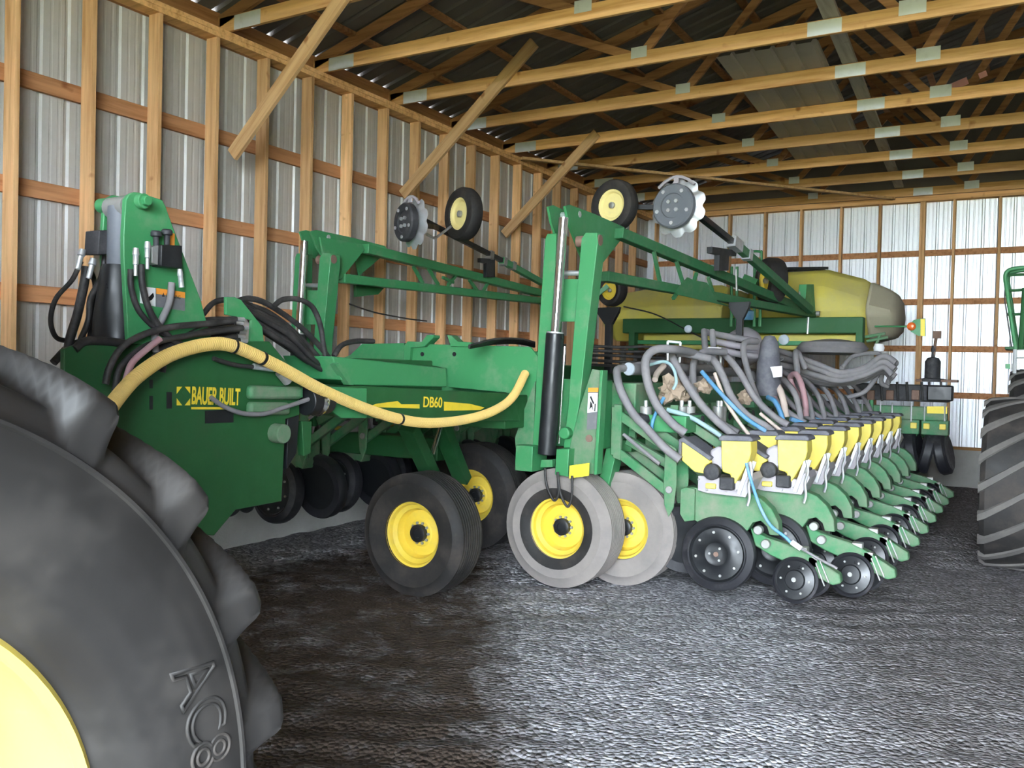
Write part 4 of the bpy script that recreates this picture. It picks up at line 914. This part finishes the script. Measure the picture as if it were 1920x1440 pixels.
# marker lamp paddle on its rod
YL = 12.6
pd = MB().cyl(PY(1640, 612, YL), PY(1706, 612, YL), .012, 8).build('lamp_paddle', 'green', PL)
plateY(YL, [(1703, 612), (1713, 600), (1727, 597), (1735, 597), (1735, 630), (1722, 630), (1708, 622)], .02).build('paddle_board', 'green', pd)
plateY(YL-.006, [(1726, 598), (1734, 598), (1734, 630), (1726, 630)], .006).build('paddle_stripe', 'refl', pd)
c = PY(1709, 612, YL); MB().lathe([(.055, 0), (.05, -.03), (.03, -.05), (0, -.055)], c, Yv, 20).build('paddle_lamp', 'amber', pd)
for a, b in (((1622, 632), (1660, 625)), ((1640, 655), (1650, 628)), ((1625, 640), (1665, 632))): MB().cyl(PY(*a, YL-.2), PY(*b, YL-.2), .02, 8).build('rear_stay', 'greend', PL)
c = PY(1648, 652, 12.2); MB().lathe([(.0, -.06), (.06, -.05), (.07, 0), (.05, .05), (0, .06)], c, Zv, 16).build('work_lamp', 'white', PL)
# ---------------------------------------------------------------- centre section row units seen from their fronts
YC = 13.4
a, b = PY(1606, 762, YC), PY(1776, 762, YC); z0 = PY(1690, 786, YC).z
cb = MB().box(-3.2, b.x, YC, YC+.2, z0, a.z+.03).build('centre_toolbar', 'greend', PL, bev=.012)
plateY(YC-.006, [(1738, 762), (1776, 762), (1776, 776), (1738, 775)], .005).build('reflector', 'refl', cb)
for x in (1617, 1651, 1673, 1709, 1734, 1772):
    MB().cyl(PY(x, 755, YC-.015), PY(x-1, 790, YC-.015), .010, 8).build('u_bolt', 'steel', cb)
MB().cyl(PY(1634, 750, YC-.03), PY(1634, 772, YC-.03), .03, 10).build('bar_clamp', 'green', cb)
a, b = PY(1600, 718, YC), PY(1788, 718, YC); zt = a.z; z1 = PY(1690, 752, YC).z
mb = MB().box(a.x, b.x-.05, YC+.02, YC+.3, z1, zt)
mb.build('drive_housing', 'blackp', PL, bev=.02)
MB().box(b.x-.32, b.x, YC-.08, YC+.1, z1+.02, zt+.0).build('drive_cover', 'black', PL, bev=.02)
for x in (1632, 1668, 1716, 1752):
    c = PY(x, 742, YC-.05); MB().box(c.x-.05, c.x+.05, c.y, c.y+.08, c.z-.06, c.z+.08).build('bearing_bracket', 'rust', PL, bev=.012)
for x in (1652, 1682, 1700, 1728, 1742, 1764): MB().cyl(PY(x, 716, YC-.06), PY(x+2, 752, YC-.06), .016, 8).build('drive_hose', 'hosek', PL)
c = PY(1748, 716, YC+.1)
MB().lathe([(.17, 0), (.165, .04), (.10, .05), (.10, .28), (.07, .33), (.025, .34), (.02, .40), (.03, .44), (.02, .50), (.0, .5)], c, Zv, 24).build('jack_stand', 'blackp', PL)
MB().cyl(c+Zv*.3, c+V((.03, 0, .62)), .02, 8).box(c.x-.01, c.x+.09, c.y-.03, c.y+.03, c.z+.6, c.z+.7).build('jack_handle', 'rust', PL)
MB().box(c.x-.2, c.x+.32, c.y-.12, c.y+.12, c.z-.0, c.z+.035).build('jack_plate', 'rust', PL, bev=.01)
def ground_unit(xp):
    c = PY(xp, 830, YC+.05); x = c.x
    u = MB().box(x-.17, x+.17, YC+.02, YC+.25, 1.02, z0).plate([(x-.16, YC+.1, 1.05), (x+.16, YC+.1, 1.05), (x+.05, YC+.1, .80), (x-.05, YC+.1, .80)], (0, .15, 0)).build('row_opener', 'greend', PL, bev=.012)
    for s in (-1, 1):
        MB().lathe([(.0, .04), (.10, .04), (.25, .06), (.30, .03), (.31, -.06), (.29, -.09), (0, -.09)], (x+s*.125, YC+.2, .78), V((s, -.12, .22)), 36).build('opener_wheel', 'disc', u)
        MB().cyl((x+s*.05, YC+.0, 1.0), (x+s*.10, YC+.0, .62), .014, 6).build('opener_stay', 'blackp', u)
        MB().box(x+s*.1-.04, x+s*.1+.04, YC-.03, YC+.04, 1.10, 1.18).build('opener_cover', 'hopper', u, bev=.01)
for xp in (1640, 1698, 1752): ground_unit(xp)
MB().box(-2.6, -1.2, YC+.5, YC+.8, .95, 1.3).build('centre_frame', 'greenk', PL, bev=.02)
# ================================================================ tractor at the left edge: only its rear wheel is in the photo
TC = V((-1.32, .418, .951)); TR = .951; TWD = .66; RIM = .545
tr_ = empty('tractor', (TC.x, TC.y, 0)); tag(tr_, 'tractor at the lower left corner, only its big lugged rear tyre and yellow rim showing', 'tractor')
NL = 22; NA = NL*36
def sst(a, b, x): t = max(0, min(1, (x-a)/(b-a))); return t*t*(3-2*t)
cs = []   # carcass profile: (radius, x from centre line) going from the outer bead to the inner bead
RC = TR*.945
half = [(RIM*.985, .24), (RIM*1.01, .262), (RIM*1.06, .285), (.62, .310), (.67, .325), (.72, .333), (.755, .336), (.79, .333), (.815, .328), (.818, .3335), (.824, .3335), (.827, .325), (.84, .318), (.862, .308), (.876, .298), (.882, .275), (.884, .24), (.882, .21), (.884, .17), (.885, .13), (.886, .085), (.886, .04)]
half = [(r, x) for r, x in half if x > .262 or r < .7]
dense = []
for (r0, x0), (r1, x1) in zip(half, half[1:]):
    n = max(1, int(math.hypot(r1-r0, x1-x0)/.010))
    dense += [(r0+(r1-r0)*i/n, x0+(x1-x0)*i/n) for i in range(n)]
dense.append(half[-1])
cs = dense+[(.884+.003*(1-abs(x)/.26), x) for x in [.262-.0109*i for i in range(49)]]+[(r, -x) for r, x in reversed(dense)]
def lug(th, r, x):
    """height of the lug above the carcass: slanted bars from the middle to each shoulder, wrapping down the side"""
    side = 1 if x >= 0 else -1; ax_ = abs(x)
    sk = 1.3*(ax_/.335)-.15                        # trailing skew in pitches
    ph = (th*NL/(2*PI)*1.0 + (.0 if side > 0 else .5) + sk) % 1.0
    w_ = .17-.055*sst(.18, .33, ax_)
    d = abs(ph-.5)
    top = 1-sst(w_-.03, w_+.055+.05*sst(.2, .33, ax_), d)
    edge = sst(.825, .868, r)                   # fades out on the sidewall
    mid = 1-.0*ax_
    return top*edge*mid
vs = []; fs = []
m = len(cs)
for k in range(NA):
    th = 2*PI*k/NA; cy, sz = math.cos(th), math.sin(th)
    for r, x in cs:
        g = lug(th, r, x); hh = .070*g
        # push outwards along the section normal
        nx = sst(.80, .87, r)*sst(.20, .31, abs(x))*(1 if x > 0 else -1)
        rr_ = r+hh*(1-.15*abs(nx)); xx = x+hh*.42*nx
        vs.append((TC.x-.335+xx, TC.y+cy*rr_, TC.z+sz*rr_))
for k in range(NA):
    k2 = (k+1) % NA
    for j in range(m-1): fs.append((k*m+j, k2*m+j, k2*m+j+1, k*m+j+1))
ty = MB().add(vs, fs).build('rear_tyre', 'tyrek', tr_, smooth=60)
O = V((TC.x-.335, TC.y, TC.z))
MB().lathe([(RIM*1.0, .235), (RIM*1.012, .262), (RIM*.995, .270), (RIM*.965, .262), (RIM*.955, .20), (RIM*.93, .18), (RIM*.90, .10), (RIM*.885, .02), (RIM*.80, .0), (RIM*.70, .03), (RIM*.4, .05), (RIM*.3, .09), (.0, .09), (0, -.2), (RIM*.98, -.25)], O, Xv, 96).use(1).ring(O+Xv*.05, Xv, RIM*.5, 10, .02, .03).build('rim', ['rimy', 'bolt'], ty)
# unseen tractor body left of the camera, added and sized to shade the hitch
bd = MB().box(-3.35, -2.35, -4.4+1.9, 1.0, .75, 1.35).build('unseen_chassis', 'black', tr_, bev=.03)
MB().box(-3.3, -2.4, -2.45, -.9, 1.36, 2.05).build('hood', 'green', tr_, bev=.08)
MB().box(-3.9, -2.05, -.9, 1.05, 1.36, 1.95).build('unseen_cab_base', 'green', tr_, bev=.05)
MB().box(-3.8, -2.1, -.85, 1.0, 1.96, 2.55).build('unseen_cab_glass', 'black', tr_, bev=.05)
MB().box(-3.9, -2.0, -1.0, 1.05, 2.56, 2.72).build('unseen_cab_roof', 'green', tr_, bev=.06)
MB().cyl((-3.3, TC.y, TC.z), (-1.6, TC.y, TC.z), .12, 20).build('axle', 'black', tr_)
# raised lettering on the sidewall
def letters(body, th0, r, size, step):
    for i, ch in enumerate(body):
        th = th0-step*i                          # clockwise seen from outside
        e = V((0, math.cos(th), math.sin(th))); tgt = V((0, math.sin(th), -math.cos(th)))
        x_off = .334
        p = O+Xv*x_off+e*r
        text('sidewall_letter', ch, 'rubber', p-tgt*size*.33, tgt, e, size, ty, outline=.0035, sx=.95)
letters('AC85', math.radians(20.5), .70, .125, .112)
# ================================================================ machine at the right edge
rt_ = empty('farm_machine', (.4, 10.5, 0)); tag(rt_, 'machine at the right edge with tall lugged tyres, green rails and white lamps', 'farm machine')
def bar_tyre(c, R, W, parent, nl=20):
    prof = [(R*.6, W*.46), (R*.8, W*.5), (R*.92, W*.49), (R*.965, W*.44), (R*.975, W*.25), (R*.98, 0), (R*.975, -W*.25), (R*.965, -W*.44), (R*.92, -W*.49), (R*.8, -W*.5), (R*.6, -W*.46)]
    t = MB().lathe(prof, c, Xv, 72).build('tyre', 'rubber', parent)
    lg = MB(); c = V(c)
    for k in range(nl):
        for s in (-1, 1):
            a0 = 2*PI*(k+(.5 if s > 0 else 0))/nl; n = 7; rows = []
            for i in range(n+1):
                u = i/n; x = s*W*(.02+.49*u); a = a0+.62*u*2*PI/nl*1.6; wv = .032+.012*u
                ro = R*(1.0-.02*u*u*u) if u < .95 else R*.955; ri = R*.955 if u < .95 else R*.90
                rows.append([(x, a-wv/R*1.25, ri), (x, a-wv/R*.8, ro), (x, a+wv/R*.8, ro), (x, a+wv/R*1.25, ri)])
            vs = [(c.x+x, c.y+math.cos(a)*r, c.z+math.sin(a)*r) for row in rows for x, a, r in row]; fs = []
            for i in range(n):
                for j in range(3): fs.append((i*4+j, i*4+j+1, i*4+j+5, i*4+j+4))
            fs += [(0, 1, 2, 3), (n*4+3, n*4+2, n*4+1, n*4)]
            lg.add(vs, fs)
    lg.build('tread', 'rubberm', t, smooth=40)
    MB().lathe([(R*.62, W*.40), (R*.58, W*.3), (R*.5, W*.05), (R*.2, W*.1), (0, W*.1), (0, -W*.1), (R*.6, -W*.3)], c, Xv, 48).build('rim', 'yellow', t)
    return t
bar_tyre((-.02, 9.75, .82), .82, .80, rt_, 18)
bar_tyre((.16, 11.9, .98), .96, .85, rt_, 20)
MB().box(.75, 1.9, 9.2, 12.8, .75, 1.25).build('axle_frame', 'black', rt_, bev=.04)
MB().box(.95, 1.75, 9.0, 11.0, 1.26, 1.95).build('hood', 'greenk', rt_, bev=.10)
MB().cyl((-.02, 9.75, .82), (2.7, 9.75, .82), .10, 16).build('axle', 'black', rt_)
MB().cyl((.16, 11.9, .98), (2.5, 11.9, .98), .12, 16).build('axle', 'black', rt_)
bar_tyre((2.7, 9.75, .82), .82, .80, rt_, 18)
bar_tyre((2.5, 11.9, .98), .96, .85, rt_, 20)
MB().box(.2, .75, 11.3, 12.1, 1.97, 2.06).build('platform_step', 'greenk', rt_, bev=.01)
YQ = 11.5
MB().plate(pxs(PY, YQ, [(1884, 655), (1960, 655), (1960, 648), (1884, 650)]), (0, .5, 0)).build('platform', 'greenk', rt_, bev=.006)
wb = MB().plate(pxs(PY, YQ-.02, [(1901, 656), (1960, 654), (1960, 670), (1901, 671)]), (0, .3, 0)).build('lamp_bar', 'white', rt_, bev=.01)
MB().plate(pxs(PY, YQ-.02, [(1896, 682), (1912, 680), (1912, 694), (1896, 692)]), (0, .1, 0)).build('lamp', 'white', rt_, bev=.008)
MB().plate(pxs(PY, YQ-.03, [(1885, 682), (1894, 682), (1894, 692), (1885, 691)]), (0, .08, 0)).build('lamp_bracket', 'green', rt_, bev=.004)
MB().cyl(PY(1903, 655, YQ-.03), PY(1902, 700, YQ-.03), .02, 8).build('lamp_post', 'steel', rt_)
for o, yy in ((0, YQ), (5, YQ+.5)):
    hose('hand_rail', [PY(x+o, y+o, yy) for x, y in ((1905, 655), (1897, 605), (1889, 550), (1885, 520), (1890, 508), (1905, 503), (1930, 501), (1960, 500))], .022, 'green', rt_)
for y in (516, 545, 590): MB().cyl(PY(1888, y, YQ+.1), PY(1960, y-3, YQ+.1), .016, 8).build('cross_rail', 'greenk', rt_)
MB().cyl(PY(1922, 540, YQ), PY(1914, 655, YQ), .03, 8).build('rail_post', 'greenk', rt_)
hose('wire', [PY(x, y, YQ) for x, y in ((1886, 530), (1884, 560), (1888, 590), (1893, 625), (1896, 650))], .007, 'hosek', rt_)
